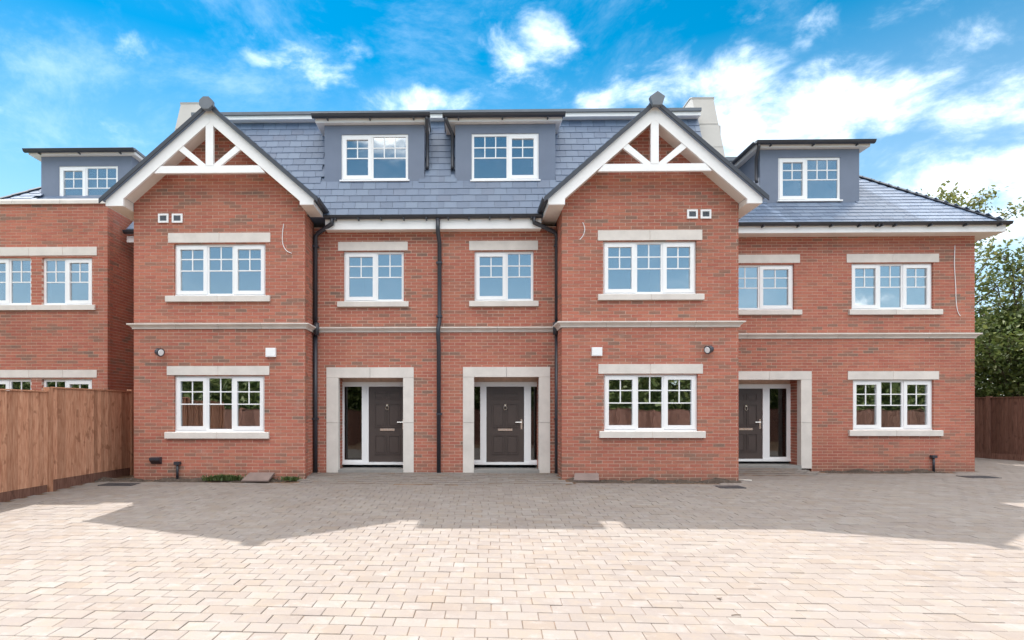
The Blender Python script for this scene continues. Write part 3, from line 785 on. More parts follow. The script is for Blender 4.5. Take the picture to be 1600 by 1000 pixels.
def dormer(house, fx, top_px, bot_z, Y, win_px, lights, gut_px, win_recess, pipe, lab, back=2.2, side='n'):
    x0, x1 = fx; xm = (top_px[0] + top_px[1]) / 2
    zt = ZU(top_px[2], Y, xm); rc = rect(*win_px, Y)
    body = MB()
    for r in subtract((x0, x1, bot_z, zt), [rc]):
        body.box(r[0], r[1], Y, Y + .12, r[2], r[3])
    b = body.build('dormer', 'render', house, label=lab)
    MB().box(x0, x0 + .02, Y + .121, Y + back, bot_z, zt).build('cheek', 'render', b)
    MB().box(x1 - .02, x1, Y + .121, Y + back, bot_z, zt).build('cheek', 'render', b)
    window(house, rc, Y, lights, recess=.02, label='white dormer window with small upper panes')
    MB().box(rc[0] - .03, rc[1] + .03, Y - .05, Y + .02, rc[2] - .035, rc[2] - .004).build('sill', 'upvc', b)
    ov = .18; g0, g1 = gut_px
    YG = Y - ov
    zg = ZU(top_px[3], YG, xm)
    sl = (x0 - g0) * .8
    MB().box(g0 + .05, g1 - .05, YG + .066, YG + .086, zt + .006, zg - .03).build('fascia_board', 'white', b)
    MB().box(g0 + .05, g0 + .07, YG + .087, Y + back, zt + .006, zg - .03).build('fascia_board', 'white', b)
    MB().box(g1 - .07, g1 - .05, YG + .087, Y + back, zt + .006, zg - .03).build('fascia_board', 'white', b)
    MB().box(g0 + .071, g1 - .071, YG + .087, Y + back, zt + .004, zt + .02).build('soffit', 'soffit', b)
    MB().box(g0 + .02, g1 - .02, YG + .02, Y + back, zg - .028, zg + .03).build('flat_roof', 'flat', b)
    w = g1 - g0
    gb = [g0 + w * q for q in (.13, .49, .86)]
    gutter(b, g0, g1, YG, zg - .005, .068, [])
    for q in gb: MB().box(q - .012, q + .012, YG - .02, YG + .065, zg - .10, zg - .07).build('gutter_bracket', 'black', b)
    if side == 'l': gutter_y(b, g0 + .0, YG, Y + back, zg - .005)
    if pipe:
        px_, z0_ = pipe; s = 1 if px_ > (x0 + x1) / 2 else -1
        gx = g1 - .07 if s > 0 else g0 + .07
        MB().tube([(gx, YG, zg - .05), (gx, YG, zg - .12), (px_, Y + .06, zg - .30), (px_, Y + .06, z0_ + .06), (px_ - 0 * s, Y + .03, z0_)], .036, 10).build('downpipe', 'black', b, smooth=True)
WA, WB_ = [('s', 2), ('f', 3)], [('f', 3), ('s', 2)]
YGm = YDM - .18
dormer(house_l, dxl, (507, 663, 195.5, 178.5), zdb, YDM, (533.5, 209.8, 637.7, 281.6), WA, (XU(487.5, YGm), XU(672, YGm)), 0, (dxl[1] + .06, ZU(262, YDM)), 'blue grey rendered dormer left of the party line')
dormer(house_r, dxr, (711, 868, 194.0, 177.5), zdb, YDM, (737, 208.4, 841.8, 281.5), WB_, (XU(691.5, YGm), XU(883, YGm)), 0, (dxr[0] - .06, ZU(262, YDM)), 'blue grey rendered dormer right of the party line')

# gutters and pipes beside the gables, party pipe
for house, xg, xp, zf in ((house_l, XCL + HS + .065, XU(492.3, YM - .1), zfL), (house_r, XCR - HS - .065, XU(870.5, YM - .1), zfR)):
    gutter_y(house, xg, YF - .06, 11.75, zf + .02, .056)
    zt = 5.26; yp = YM - .075; s = 1 if house is house_l else -1
    downpipe(house, [(xg + s * .12, 11.62, zt), (xg + s * .12, 11.62, zt - .10), (xp + s * .06, yp - .02, zt - .24), (xp, yp, zt - .30), (xp, yp, ZSL[1] + .06)], .045,
             [(xp, yp, 4.75)])
    downpipe(house, [(xp + s * .035, yp - .05, ZSL[1] + .08), (xp + s * .035, yp - .05, ZSL[0] - .06)], .055)
    downpipe(house, [(xp, yp, ZSL[0] - .05), (xp, yp, 0.08)], .045, [(xp, yp, 1.2)])
yp = YM - .085
downpipe(house_l, [(XP, 11.62, 5.25), (XP, 11.63, 4.98), (XP + .025, yp, 4.82), (XP + .025, yp, 3.20), (XP, yp - .05, 3.05), (XP, yp - .05, 2.85), (XP + .01, yp, 2.75), (XP + .01, yp, .09)], .043,
         [(XP + .02, yp, 3.3), (XP + .02, yp, 1.3), (XP + .02, yp, 4.4)])

# ------------------------------------------------------------------ end house (set back)
w0, w1 = XR1 + .006, XW1
holes = []
for lin, win, sil, lts, lab, n in (
    ((1322.7, 396.8, 1466.6, 410), (1330.5, 411, 1458.4, 483.2), (1325.5, 483.7, 1470.6, 491.8), WIN3, 'three light white upper window of the set back house', 2),
    ((1324.6, 580, 1466.6, 593), (1332.5, 593.6, 1459, 671.4), (1325.5, 672, 1471, 681), WIN3, 'three light white ground floor window of the set back house', 2),
    ((1135, 398, 1249.6, 411), (1143, 413, 1241, 484), (1132, 484.6, 1251.5, 492), [('f', 2), ('s', 2)], 'two light white window over the recessed door', 1)):
    holes += lintel_sill(house_w, lin, sil, YR, n); rc = rect(*win, YR); holes.append(rc); window(house_w, rc, YR, lts, label=lab)
YDR = YR + .42
holes += door_set(house_w, (1136, 580, 1267.5, 731), (1152, 593.3, 1251, 731), YR, rect(1140, 607, 1192, 717, YDR), [(XU(1202.6, YDR), XU(1229.6, YDR))], (XU(1132, YDR), XU(1236, YDR)), .42, .135)
zs = (ZU(528.8, YR, 1350), ZU(520.5, YR, 1350)); holes.append((w0 - 1, w1 + 1, zs[0], zs[1] - .004))
brickwall(house_w, (w0, YR), (1, 0), (0, -1), (0, w1 - w0, ZG, 5.27), [(a - w0, b - w0, c, d) for a, b, c, d in holes], (), 300, 41)
string_course(house_w, w0 + .005, w1, zs[0], zs[1], YR, 6, (0, .6))
brickwall(house_w, (w1, YR + .088), (0, 1), (1, 0), (0, 5.8, ZG, 5.27), [(-1, .6, zs[0], zs[1] - .004)], (), 0, 42)
ov = .33; EY, EZ = YR - ov, 5.44; EX = w1 + ov + .05; tp = .94; dh = 2.16
MB().box(XR1 + .05, EX, EY, EY + .02, 5.25, 5.40).build('fascia_board', 'white', house_w)
MB().box(EX - .02, EX, EY + .021, BACK, 5.25, 5.40).build('fascia_board', 'white', house_w)
MB().box(XR1 + .02, EX - .021, EY + .021, YR + .02, 5.255, 5.272).build('soffit', 'soffit', house_w)
MB().box(w1 + .005, EX - .021, YR + .021, BACK, 5.255, 5.272).build('soffit', 'soffit', house_w)
gutter(house_w, XR1 + .03, EX + .06, EY - .057, 5.445, .055, [XU(q, EY) for q in (1190, 1245, 1296, 1340, 1368, 1374, 1395, 1450, 1505, 1558)])
gutter_y(house_w, EX + .06, EY - .05, BACK, 5.445)
rx0 = XR1 - .35
rv = [(rx0, EY, EZ - .03), (EX, EY, EZ - .03), (EX, BACK, EZ - .03), (rx0, BACK, EZ - .03)]
rt = [(rx0, EY + dh, EZ + tp * dh - .012), (EX - dh, EY + dh, EZ + tp * dh - .012), (EX - dh, BACK, EZ + tp * dh - .012), (rx0, BACK, EZ + tp * dh - .012)]
m = MB(); m.v = rv + rt; m.f = [(3, 2, 1, 0), (4, 5, 6, 7), (0, 1, 5, 4), (1, 2, 6, 5), (2, 3, 7, 6), (3, 0, 4, 7)]
roof_w = m.build('roof', 'slate', house_w, label='hipped slate roof sloping to the right hand corner')
upw = Vector((0, 1, tp)).normalized(); Lw = math.hypot(dh, dh * tp)
YDW = 13.50; dwx = (XU(1187.5, YDW), XU(1342.6, YDW)); zdw = ZU(318.5, YDW, 1260)
def in_w(s, t):
    x = rx0 + s; d = t / Lw * dh
    if x > EX - d - .06: return False
    if dwx[0] + .02 < x < dwx[1] - .02 and EZ + tp * d > zdw: return False
    k = (YF - .05) / (EY + d); xs = x * k; z_ = H + (EZ + tp * d - H) * k
    if z_ < ZTR + .1 - GK * abs(xs - XCR) and xs < XCR + HS + .1: return 'hid'
    return True
slates(house_w, (rx0, EY, EZ), (1, 0, 0), upw, EX - rx0, int(Lw / SG), in_w, True, roof_w)
slates(house_w, (EX, EY, EZ), (0, 1, 0), Vector((-1, 0, tp)), 6.0, int(Lw / SG), lambda s, t: s > t / Lw * dh + .06, False, roof_w)
# hip tiles
hv = Vector((-1, 1, tp)).normalized(); hl_ = dh * math.sqrt(2 + tp * tp); nt_ = 9
for k in range(nt_):
    a = Vector((EX + .03, EY - .03, EZ + .035)) + hv * (hl_ * k / nt_); b_ = a + hv * (hl_ / nt_ + .03) - Vector((0, 0, .012))
    side = Vector((1, 1, 0)).normalized() * .10
    m = MB().prism([a - side - Vector((0, 0, .05)), a, a + side - Vector((0, 0, .05)), a + side * .9 - Vector((0, 0, .075)), a - Vector((0, 0, .022)), a - side * .9 - Vector((0, 0, .075))], b_ - a)
    m.build('hip_tile', 'verge', roof_w)
# flat crown with its edge showing left of the dormer
MB().box(rx0, EX - dh - 1.2, EY + dh + .1, BACK, EZ + tp * dh, EZ + tp * dh + .30).build('upstand_or_shade_block', 'white', house_w)
MB().box(rx0 - .02, EX - dh - 1.15, EY + dh + .02, BACK, EZ + tp * dh + .302, EZ + tp * dh + .40).build('flat_roof', 'flat', house_w)
MB().box(5.50, 6.12, 13.95, BACK, EZ + 1.2, 8.22).build('upstand_or_shade_block', 'lead', house_w)  # unseen block added to shade a sunlit wedge on the paving
YGw = YDW - .18
dormer(house_w, dwx, (1187, 1343, 233.3, 220.0), zdw, YDW, (1216, 246, 1313, 313), WA, (XU(1181, YGw), XU(1366.5, YGw)), 0, (dwx[0] - .06, ZU(284, YDW, 1180)), 'blue grey rendered dormer on the hipped roof', 2.4, 'l')

# walls behind, so that nothing is open from the side
for house, a, b, zt in ((house_l, xPL0, XP - .003, MT_Z - .02), (house_r, XP + .003, xPR1, MT_Z - .02), (house_w, xPR1 + .01, w1, 5.25)):
    MB().box(a, b, BACK - .2, BACK - .005, 0, zt).build('back_wall', 'mortar', house)
# little wing in the gap beside the neighbouring house
MB().box(-7.35, XL0 - .006, 13.2, 13.4, ZG, 5.24).build('side_wing_wall', 'mortar', house_l)
MB().box(-7.58, XL0 - .01, 12.74, 12.76, 5.13, 5.27).build('fascia_board', 'white', house_l)
gutter(house_l, -7.59, XL0 - .01, 12.66, 5.36, .07)
MB().prism([(-7.57, 12.70, 5.42), (-7.57, 14.4, 7.02), (-7.57, 14.4, 6.92), (-7.57, 12.74, 5.34)], (1.0, 0, 0)).build('side_roof', 'slate', house_l)

# ------------------------------------------------------------------ fittings on the walls
def square_vent(house, px0, py0, px1, py1):
    x0, x1, z0, z1 = rect(px0, py0, px1, py1, YB); m = MB(); t = .035
    m.box(x0, x1, YB - .03, YB - .004, z1 - t, z1); m.box(x0, x1, YB - .03, YB - .004, z0, z0 + t)
    m.box(x0, x0 + t, YB - .03, YB - .004, z0 + t, z1 - t); m.box(x1 - t, x1, YB - .03, YB - .004, z0 + t, z1 - t)
    v = m.build('wall_vent', 'upvc', house); n = 5
    for i in range(n):
        za = z0 + t + (z1 - z0 - 2 * t) * i / n
        MB().prism([(x0 + t, YB - .026, za), (x0 + t, YB - .026, za + .006), (x0 + t, YB - .008, za + .026), (x0 + t, YB - .008, za + .018)], (x1 - x0 - 2 * t, 0, 0)).build('louvre', 'flat', v)
    MB().box(x0 + t, x1 - t, YB - .006, YB - .002, z0 + t, z1 - t).build('vent_back', 'flat', v)
for q in ((248, 334.5, 264, 348.5), (269.5, 334.5, 286, 348.5)): square_vent(house_l, *q)
for q in ((1073, 328, 1089.5, 342), (1094, 328, 1110.5, 342)): square_vent(house_r, *q)
def white_box(house, px0, py0, px1, py1):
    x0, x1, z0, z1 = rect(px0, py0, px1, py1, YB)
    b = MB().box(x0, x1, YB - .06, YB - .004, z0, z1).build('alarm_box', 'upvc', house)
    MB().box(x0 + .015, x1 - .015, YB - .066, YB - .0605, z0 + .015, z1 - .015).build('cover', 'upvc', b)
white_box(house_l, 416.5, 544, 432, 558); white_box(house_r, 924, 543, 940, 556.5)
def wall_lamp(house, px, py, s):
    x, z = U(px, py, YB)
    m = MB().tube([(x - s * .07, YB - .003, z + .02), (x - s * .07, YB - .05, z + .02)], .05, 12)
    b = m.build('wall_lamp', 'black', house)
    MB().tube([(x - s * .07, YB - .04, z + .02), (x - s * .02, YB - .12, z + .01)], [.022, .03], 8).build('lamp_arm', 'black', b)
    MB().tube([(x - s * .03, YB - .12, z + .01), (x + s * .055, YB - .165, z - .015)], [.07, .082], 14).build('lamp_head', 'black', b)
    MB().tube([(x + s * .056, YB - .1655, z - .0155), (x + s * .062, YB - .1685, z - .017)], [.062, .056], 14).build('lamp_glass', 'lens', b)
wall_lamp(house_l, 254, 551, 1); wall_lamp(house_r, 1104, 547, -1)
def cable(house, pts, Y):
    P = [Vector((U(a, b, Y)[0], Y - .012, U(a, b, Y)[1])) for a, b in pts]; out = []
    for i in range(len(P) - 1):
        p0, p1, p2, p3 = P[max(i - 1, 0)], P[i], P[i + 1], P[min(i + 2, len(P) - 1)]
        for t in (0, .25, .5, .75): out.append(.5 * ((2 * p1) + (p2 - p0) * t + (2 * p0 - 5 * p1 + 4 * p2 - p3) * t * t + (3 * p1 - p0 - 3 * p2 + p3) * t ** 3))
    out.append(P[-1]); MB().tube(out, .0075, 6).build('cable', 'upvc', house, label='loose white cable hanging on the brickwork')
cable(house_l, [(443.6, 350), (441.6, 366), (442.4, 382), (448, 392), (456, 396)], YB)
cable(house_r, [(910.4, 347.6), (913.6, 358), (911, 368), (905.6, 375)], YB)
cable(house_w, [(1491.4, 384), (1490.5, 412), (1492.5, 448), (1493.3, 471), (1495.8, 487), (1500, 494)], YR)
# small black pipes and flue at the foot of the walls
x0, x1, z0, z1 = rect(237, 714, 253, 725, YB)
fl = MB().prism([(x0, YB - .003, z1), (x0, YB - .10, z1 - .01), (x0, YB - .10, z1 - .06), (x0 + .0, YB - .003, z0)], (x1 - x0, 0, 0)).build('flue_cover', 'black', house_l)
for house, px, pt, pb, Y in ((house_l, 279, 721, 745, YB), (house_w, 1456, 711, 735, YR)):
    xx, zt = U(px, pt, Y); zb = ZU(pb, Y, px)
    p = MB().tube([(xx, Y - .05, zt - .04), (xx, Y - .05, zb - .04)], .024, 10).build('waste_pipe', 'black', house, smooth=True)
    MB().box(xx - .055, xx + .055, Y - .09, Y - .003, zt - .06, zt).build('pipe_elbow', 'black', p)
# white sealant bits near the end house string course corner
# ------------------------------------------------------------------ neighbouring house on the left
YN = 12.25
house_n = empty('brick_house', (-10, YN, 0), 'neighbouring brick house behind the timber fence with stone coped parapet and dormer', 'house')
n0, n1 = -16.0, XU(168, YN); holes = []
ZN = ZU(319.5, YN, 80)
for y in ((386.2, 399.6, 402.4, 476.4, 476.8, 485), (578, 590, 592.5, 668, 668.5, 677)):
    x0, x1, z0, z1 = rect(-60, y[0], 151.5, y[1], YN); stones(house_n, 'lintel', x0, x1, z0, z1, YN - .012, YN + .1, 4); holes.append((x0, x1, z0, z1))
    x0, x1, z0, z1 = rect(-60, y[4], 150, y[5], YN); stones(house_n, 'sill', x0, x1, z0, z1, YN - .05, YN + .09, 4, .01); holes.append((x0, x1, z0, z1))
    for a, b, lts, lab in ((65.6, 144, [('f', 2), ('s', 2)], 'right hand window of the neighbouring house'), (-31, 48.3, [('s', 2), ('f', 2)], 'left hand window of the neighbouring house')):
        rc = rect(a, y[2], b, y[3], YN); holes.append(rc); window(house_n, rc, YN, lts, label=lab)
brickwall(house_n, (n0, YN), (1, 0), (0, -1), (0, n1 - n0, ZG, ZN), [(a - n0, b - n0, c, d) for a, b, c, d in holes], (), 300, 51)
brickwall(house_n, (n1, YN + .088), (0, 1), (1, 0), (0, 6.0, ZG, ZN), [], (), 0, 52)
for i in range(8):
    w = (n1 + .03 - n0) / 8; a = n0 + i * w
    MB().prism([(a, YN - .045, ZN + .002), (a, YN - .045, ZN + .07), (a, YN - .02, ZN + .115), (a, YN + .30, ZN + .115), (a, YN + .30, ZN + .002)], (w - .006, 0, 0)).build('coping_stone', 'stone', house_n)
MB().box(n1 - .27, n1 + .03, YN + .303, BACK - 1, ZN + .002, ZN + .112).build('coping_stone', 'stone', house_n)
hx, hy, hz, tpn, dn = -11.75, 12.6, 5.66, .84, 2.3
m = MB(); xr = n1 - .3
m.v = [(hx, hy, hz), (xr, hy, hz), (xr, 18, hz), (hx, 18, hz), (hx + dn, hy + dn, hz + tpn * dn - .01), (xr, hy + dn, hz + tpn * dn - .01), (xr, 18, hz + tpn * dn - .01), (hx + dn, 18, hz + tpn * dn - .01)]
m.f = [(3, 2, 1, 0), (4, 5, 6, 7), (0, 1, 5, 4), (1, 2, 6, 5), (2, 3, 7, 6), (3, 0, 4, 7)]
roof_n = m.build('roof', 'slate', house_n)
upn = Vector((0, 1, tpn)).normalized(); Ln = math.hypot(dn, dn * tpn)
YDN = 13.6; dnx = (XU(64.4, YDN), XU(206, YDN)); zdn = ZU(330, YDN, 130)
slates(house_n, (hx, hy, hz + .03), (1, 0, 0), upn, xr - hx, int(Ln / SG), lambda s, t: (s > t / Ln * dn + .08) and not (dnx[0] + .02 < hx + s < dnx[1] - .02 and hz + tpn * t / Ln * dn > zdn), True, roof_n)
hv = Vector((1, 1, tpn)).normalized(); hl_ = dn * math.sqrt(2 + tpn * tpn)
for k in range(10):
    a = Vector((hx, hy, hz + .09)) + hv * (hl_ * k / 10); b_ = a + hv * (hl_ / 10 + .02) - Vector((0, 0, .01)); side = Vector((1, -1, 0)).normalized() * .10
    MB().prism([a - side - Vector((0, 0, .05)), a, a + side - Vector((0, 0, .05)), a + side * .9 - Vector((0, 0, .075)), a - Vector((0, 0, .022)), a - side * .9 - Vector((0, 0, .075))], b_ - a).build('hip_tile', 'verge', roof_n)
YGn = YDN - .18
dormer(house_n, dnx, (64, 207, 244.5, 233.0), zdn, YDN, (92, 259.4, 184, 326), WA, (XU(38, YGn), XU(211, YGn)), 0, None, 'grey rendered dormer behind the parapet', 2.4)

# ================================================================== the ground
def sheet(name, poly, z, mat, kind='structure'):
    m = MB(); m.v = [(x, y, z) for x, y in poly]; m.f = [tuple(range(len(poly)))]
    return m.build(name, mat, None, kind)
sheet('ground', [(-400, -400), (400, -400), (400, 600), (-400, 600)], -.75, 'lawn')
# bedding under the pavers follows the fall of the yard
m = MB(); nx, ny = 72, 96; xa, xb, ya, yb = -14.0, 24.0, -9.0, 19.5
for j in range(ny + 1):
    for i in range(nx + 1):
        x, y = xa + (xb - xa) * i / nx, ya + (yb - ya) * j / ny; m.v.append((x, y, ground_z(x, y) - .0075))
for j in range(ny):
    for i in range(nx):
        a = j * (nx + 1) + i; m.f.append((a, a + 1, a + nx + 2, a + nx + 1))
paving = m.build('paving', 'joint', None, 'structure', centre=False)
paving['label'] = 'pale block paved forecourt'
PW, PD, PA = .24, .163, .0415
pu, pv = Vector((math.cos(PA), -math.sin(PA))), Vector((math.sin(PA), math.cos(PA)))
fA = ground_at(75, 768); fB = ground_at(204, 741.5)
fdir = (fB - fA); fdir.z = 0; fdir.normalize()
def left_of_fence(x, y): return (x - fA.x) * fdir.y - (y - fA.y) * fdir.x < .06
def blocked(x, y):
    if left_of_fence(x, y): return True
    if y > YB - .29 and (XL0 - .7 < x < XL1 + .0 or XR0 + .02 < x < XR1 - .02): return True
    if y > YM - .03 and XL1 - .1 < x < XR0 + .1: return True
    if y > YR - .05 and XR1 - .1 < x < XW1 + .02: return True
    if y > YR - .33 and XU(1272, YR) < x < XU(1473, YR): return True
    return False
def paver_mesh(w, d, b=.0045):
    m = MB(); x, y = w / 2, d / 2
    m.v = [(-x, -y, -.05), (x, -y, -.05), (x, y, -.05), (-x, y, -.05), (-x, -y, -b * .8), (x, -y, -b * .8), (x, y, -b * .8), (-x, y, -b * .8),
           (-x + b, -y + b, 0), (x - b, -y + b, 0), (x - b, y - b, 0), (-x + b, y - b, 0)]
    m.f = [(0, 1, 5, 4), (1, 2, 6, 5), (2, 3, 7, 6), (3, 0, 4, 7), (4, 5, 9, 8), (5, 6, 10, 9), (6, 7, 11, 10), (7, 4, 8, 11), (8, 9, 10, 11)]
    return m
rg = random.Random(5); pv_list = []
for j in range(-30, 105):
    off = rg.uniform(-.02, .02) + (PW / 2 if j % 2 else 0)
    for i in range(-62, 90):
        q = Vector((0, 3.0)) + pu * (i * PW + off) + pv * (j * PD)
        x, y = q.x, q.y
        if y < -1.5 or y > 18.5 or x > 15.2 + (16.0 - y) * .18 or abs(x) > y * 1.35 + 5.5: continue
        if blocked(x, y): continue
        w = PW - .007; pv_list.append((x, y, w))
pv_list.sort(key=lambda q: (q[1] < 3.95, q[1]) if abs(q[0]) < q[1] * 1.0 else (True, 99))
stuff = MB(); base = paver_mesh(PW - .0042, PD - .0042); pm = None; cnt = 0
for (x, y, w) in pv_list:
    z = ground_z(x, y) + rg.uniform(-.0025, .0025); rot = -PA + rg.uniform(-.012, .012)
    tx, ty = rg.uniform(-.008, .008), rg.uniform(-.010, .010) + (.03 if y < 11.2 else 0)
    visible = y > 3.9 and -1.01 * y < x + .02 * y < 1.0 * y
    if cnt < 300 and visible:
        if pm is None:
            o = base.build('paver', 'paver', paving, centre=False); pm = o.data
        else: o = put('paver', pm, (0, 0, 0), paving)
        o.location = (x, y, z); o.rotation_euler = (ty, tx, rot); cnt += 1
    else:
        b = len(stuff.v); c, s = math.cos(rot), math.sin(rot)
        for vx, vy, vz in base.v: stuff.v.append((x + vx * c - vy * s, y + vx * s + vy * c, z + vz - vx * tx + vy * ty))
        stuff.f += [tuple(b + k for k in f) for f in base.f]
stuff.build('paver_field', 'paver', paving, 'stuff')
# soil and gravel beds at the foot of the walls
def bed(name, x0, x1, y0, y1, z, n, seed, mound=.085):
    rb = random.Random(seed + 50); mm = MB(); nx_ = int((x1 - x0) / .05); ny_ = 7
    def hz_(x, y):
        t = (y - y0) / (y1 - y0); return z - .018 + mound * t * (.55 + .45 * math.sin(x * 7 + seed) * math.sin(x * 2.3)) 
    for jj in range(ny_ + 1):
        for ii in range(nx_ + 1):
            x, y = x0 + (x1 - x0) * ii / nx_, y0 + (y1 - y0) * jj / ny_; mm.v.append((x, y, hz_(x, y) + rb.uniform(-.008, .010)))
    for jj in range(ny_):
        for ii in range(nx_):
            a = jj * (nx_ + 1) + ii; mm.f.append((a, a + 1, a + nx_ + 2, a + nx_ + 1))
    mm.build(name, 'soil', None, 'structure', centre=False)
    g = MB(); r = random.Random(seed)
    for _ in range(n):
        x, y = r.uniform(x0, x1), r.uniform(y0, y1); s = r.uniform(.008, .024)
        b = len(g.v); zz = hz_(x, y) + s * .3
        for a in range(5):
            t = a * 1.2566 + r.random(); g.v.append((x + s * math.cos(t), y + s * math.sin(t), zz - s * .5))
        g.v.append((x + r.uniform(-.3, .3) * s, y + r.uniform(-.3, .3) * s, zz + s * .6))
        for a in range(5): g.f.append((b + a, b + (a + 1) % 5, b + 5))
    o = g.build('gravel', 'gravel', None, 'stuff')
    tag(o, 'loose gravel lying in the soil bed at the wall foot', 'gravel'); del o['category']
bed('soil_bed', XL0 - .65, XL1 - .05, YB - .27, YB - .006, 0, 260, 1)
bed('soil_bed', XR0 + .02, XR1, YB - .27, YB - .006, 0, 200, 2)
bed('soil_bed', XU(1276, YR), XU(1472, YR), YR - .30, YR - .006, 0, 220, 3)
# edging of slightly larger pale blocks along the beds
# ------------------------------------------------------------------ fences
def fence(name, A, B, ht, label, mat, posts, board=.105, kick=.16, zdrop=.0, first_end=0):
    """feather edged boards between posts along A-B; posts = distances along the line"""
    A = Vector((A[0], A[1], 0)); B = Vector((B[0], B[1], 0)); d = (B - A).normalized(); n = Vector((d.y, -d.x, 0))
    root = empty(name, (A.x, A.y, ground_z(A.x, A.y)), label, 'fence')
    rr = random.Random(len(label))
    def P(s, w, z): return A + d * s + n * w + Vector((0, 0, z))
    for s in posts:
        z0 = ground_z(*(A + d * s).xy) ; 
        m = MB().prism([P(s - .05, -.05, z0 - .2), P(s + .05, -.05, z0 - .2), P(s + .05, .055, z0 - .2), P(s - .05, .055, z0 - .2)], (0, 0, ht + .23))
        m.build('post', mat, root)
    for s0, s1 in zip(posts, posts[1:]):
        a, b = s0 + .052, s1 - .052; z0 = ground_z(*(A + d * (a + b) * .5).xy); top = z0 + ht
        zk0, zk1 = ground_z(*(A + d * a).xy), ground_z(*(A + d * b).xy)
        m = MB().prism([P(a, .0, zk0 - .05), P(b, .0, zk1 - .05), P(b, .0, z0 + kick), P(a, .0, z0 + kick)], n * .025); m.build('gravel_board', 'fence_dark', root)
        k = max(1, int(round((b - a) / board))); w = (b - a) / k
        for i in range(k):
            x0 = a + i * w; x1 = x0 + w + .012; t = rr.uniform(-.006, .006)
            if i == k - 1: x1 = b
            m = MB().prism([P(x0, .006, z0 + kick + .002), P(x1, .022, z0 + kick + .002), P(x1, .036, z0 + kick + .002), P(x0, .012, z0 + kick + .002)], (0, 0, top - .02 - z0 - kick + t))
            m.build('board', mat, root)
        m = MB().prism([P(a, -.005, top - .018), P(b, -.005, top - .018), P(b, .05, top - .018), P(a, .05, top - .018)], (0, 0, .022)); m.build('capping_rail', mat, root)
        for zz in (.45, 1.0, 1.5):
            m = MB().prism([P(a, -.05, z0 + zz), P(b, -.05, z0 + zz), P(b, .004, z0 + zz), P(a, .004, z0 + zz)], (0, 0, .06)); m.build('rail', mat, root)
    return root
LF = (fB - fA).length
pA = fA - fdir * 4.9
fence('timber_fence', (pA.x, pA.y), (fB.x, fB.y), 1.79, 'orange brown featheredge board fence beside the left gable house', 'fence', [0, 2.45, 4.9, 4.9 + LF, 4.9 + LF + 2.4])
g1, g2 = Vector((14.85, 16.75)), Vector((15.5, 14.5)); g1 = g1 - (g2 - g1).normalized() * 1.75
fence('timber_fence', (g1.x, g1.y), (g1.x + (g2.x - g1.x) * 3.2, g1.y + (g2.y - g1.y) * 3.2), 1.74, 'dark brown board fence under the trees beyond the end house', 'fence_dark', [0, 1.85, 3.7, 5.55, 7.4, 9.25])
fence('timber_fence', (34, -8.0), (-34, -8.0), 1.95, 'long brown boundary fence facing the houses across the yard', 'fence_dark', [i * 2.0 for i in range(35)], .15)

# ------------------------------------------------------------------ trees
def tree(name, x, y, h, rad, zc0, leaves, leafmat, label, cat, seed, size=.13, limbs=26, group=None, airy=False):
    r = random.Random(seed); z0 = -.6
    root = empty(name, (x, y, z0), label, cat, group)
    tm = MB(); path = []; rr = []
    for i in range(8):
        t = i / 7; path.append((x + .25 * math.sin(t * 3 + seed) * t, y + .2 * math.cos(t * 2.3 + seed) * t, z0 + (h - z0) * .93 * t)); rr.append(max(.012, .017 * h * (1 - t) ** .9))
    tm.tube(path, rr, 9); tips = []
    P = [Vector(p) for p in path]
    for k in range(limbs):
        t = .22 + .76 * (k + r.random()) / limbs; f = t * 7; i = min(6, int(f)); base = P[i].lerp(P[i + 1], f - i)
        az = k * 2.4 + r.uniform(-.4, .4)
        prof = math.sin(math.pi * min(1, max(.08, (t - .05) / 1.0)) ** .75)
        ln = rad * max(.25, prof) * r.uniform(.75, 1.1); el = r.uniform(.15, .75) + t * .35
        d = Vector((math.cos(az) * math.cos(el), math.sin(az) * math.cos(el), math.sin(el))); pts = [base]; dd = d.copy()
        for q in range(4):
            dd = (dd + Vector((r.uniform(-.25, .25), r.uniform(-.25, .25), r.uniform(-.12, .2)))).normalized(); pts.append(pts[-1] + dd * ln / 4)
        tm.tube(pts, [.006 * h * (1 - t * .6) * (1 - q / 4.6) for q in range(5)], 6)
        for q in range(1, 5):
            for e in range(3 if not airy else 2):
                d2 = (dd + Vector((r.uniform(-1, 1), r.uniform(-1, 1), r.uniform(-.5, .8)))).normalized(); a = pts[q].lerp(pts[q - 1], r.random() * .7); b = a + d2 * ln * r.uniform(.18, .4)
                mid = a.lerp(b, .5) + Vector((0, 0, .04)); tm.tube([a, mid, b], [.010, .007, .003], 4, False); tips += [(b, d2), (mid, d2)]
        tips.append((pts[-1], dd))
    tm.build('trunk', 'bark', root, smooth=True)
    lm = MB(); per = max(1, leaves // len(tips))
    for (p, d) in tips:
        if p.z < zc0: continue
        spread = (.14 if airy else .34) * rad / 2.4; kk = int(per * r.uniform(.3, 1.7))
        for _ in range(kk):
            c = p + Vector((r.gauss(0, spread), r.gauss(0, spread), r.gauss(0, spread * .7)))
            s = size * r.uniform(.6, 1.25); n = Vector((r.gauss(0, .6), r.gauss(0, .6), r.gauss(.5, .5))).normalized()
            a = n.orthogonal().normalized(); a = Matrix.Rotation(r.uniform(0, 6.28), 3, n) @ a; b_ = n.cross(a)
            k = len(lm.v)
            lm.v += [tuple(c - a * s * .5), tuple(c + b_ * s * .28 + n * s * .06), tuple(c + a * s * .5), tuple(c - b_ * s * .28 + n * s * .06)]
            lm.f.append((k, k + 1, k + 2, k + 3))
    lm.build('crown', leafmat, root)
    return root
TG = 'trees beyond the end house'
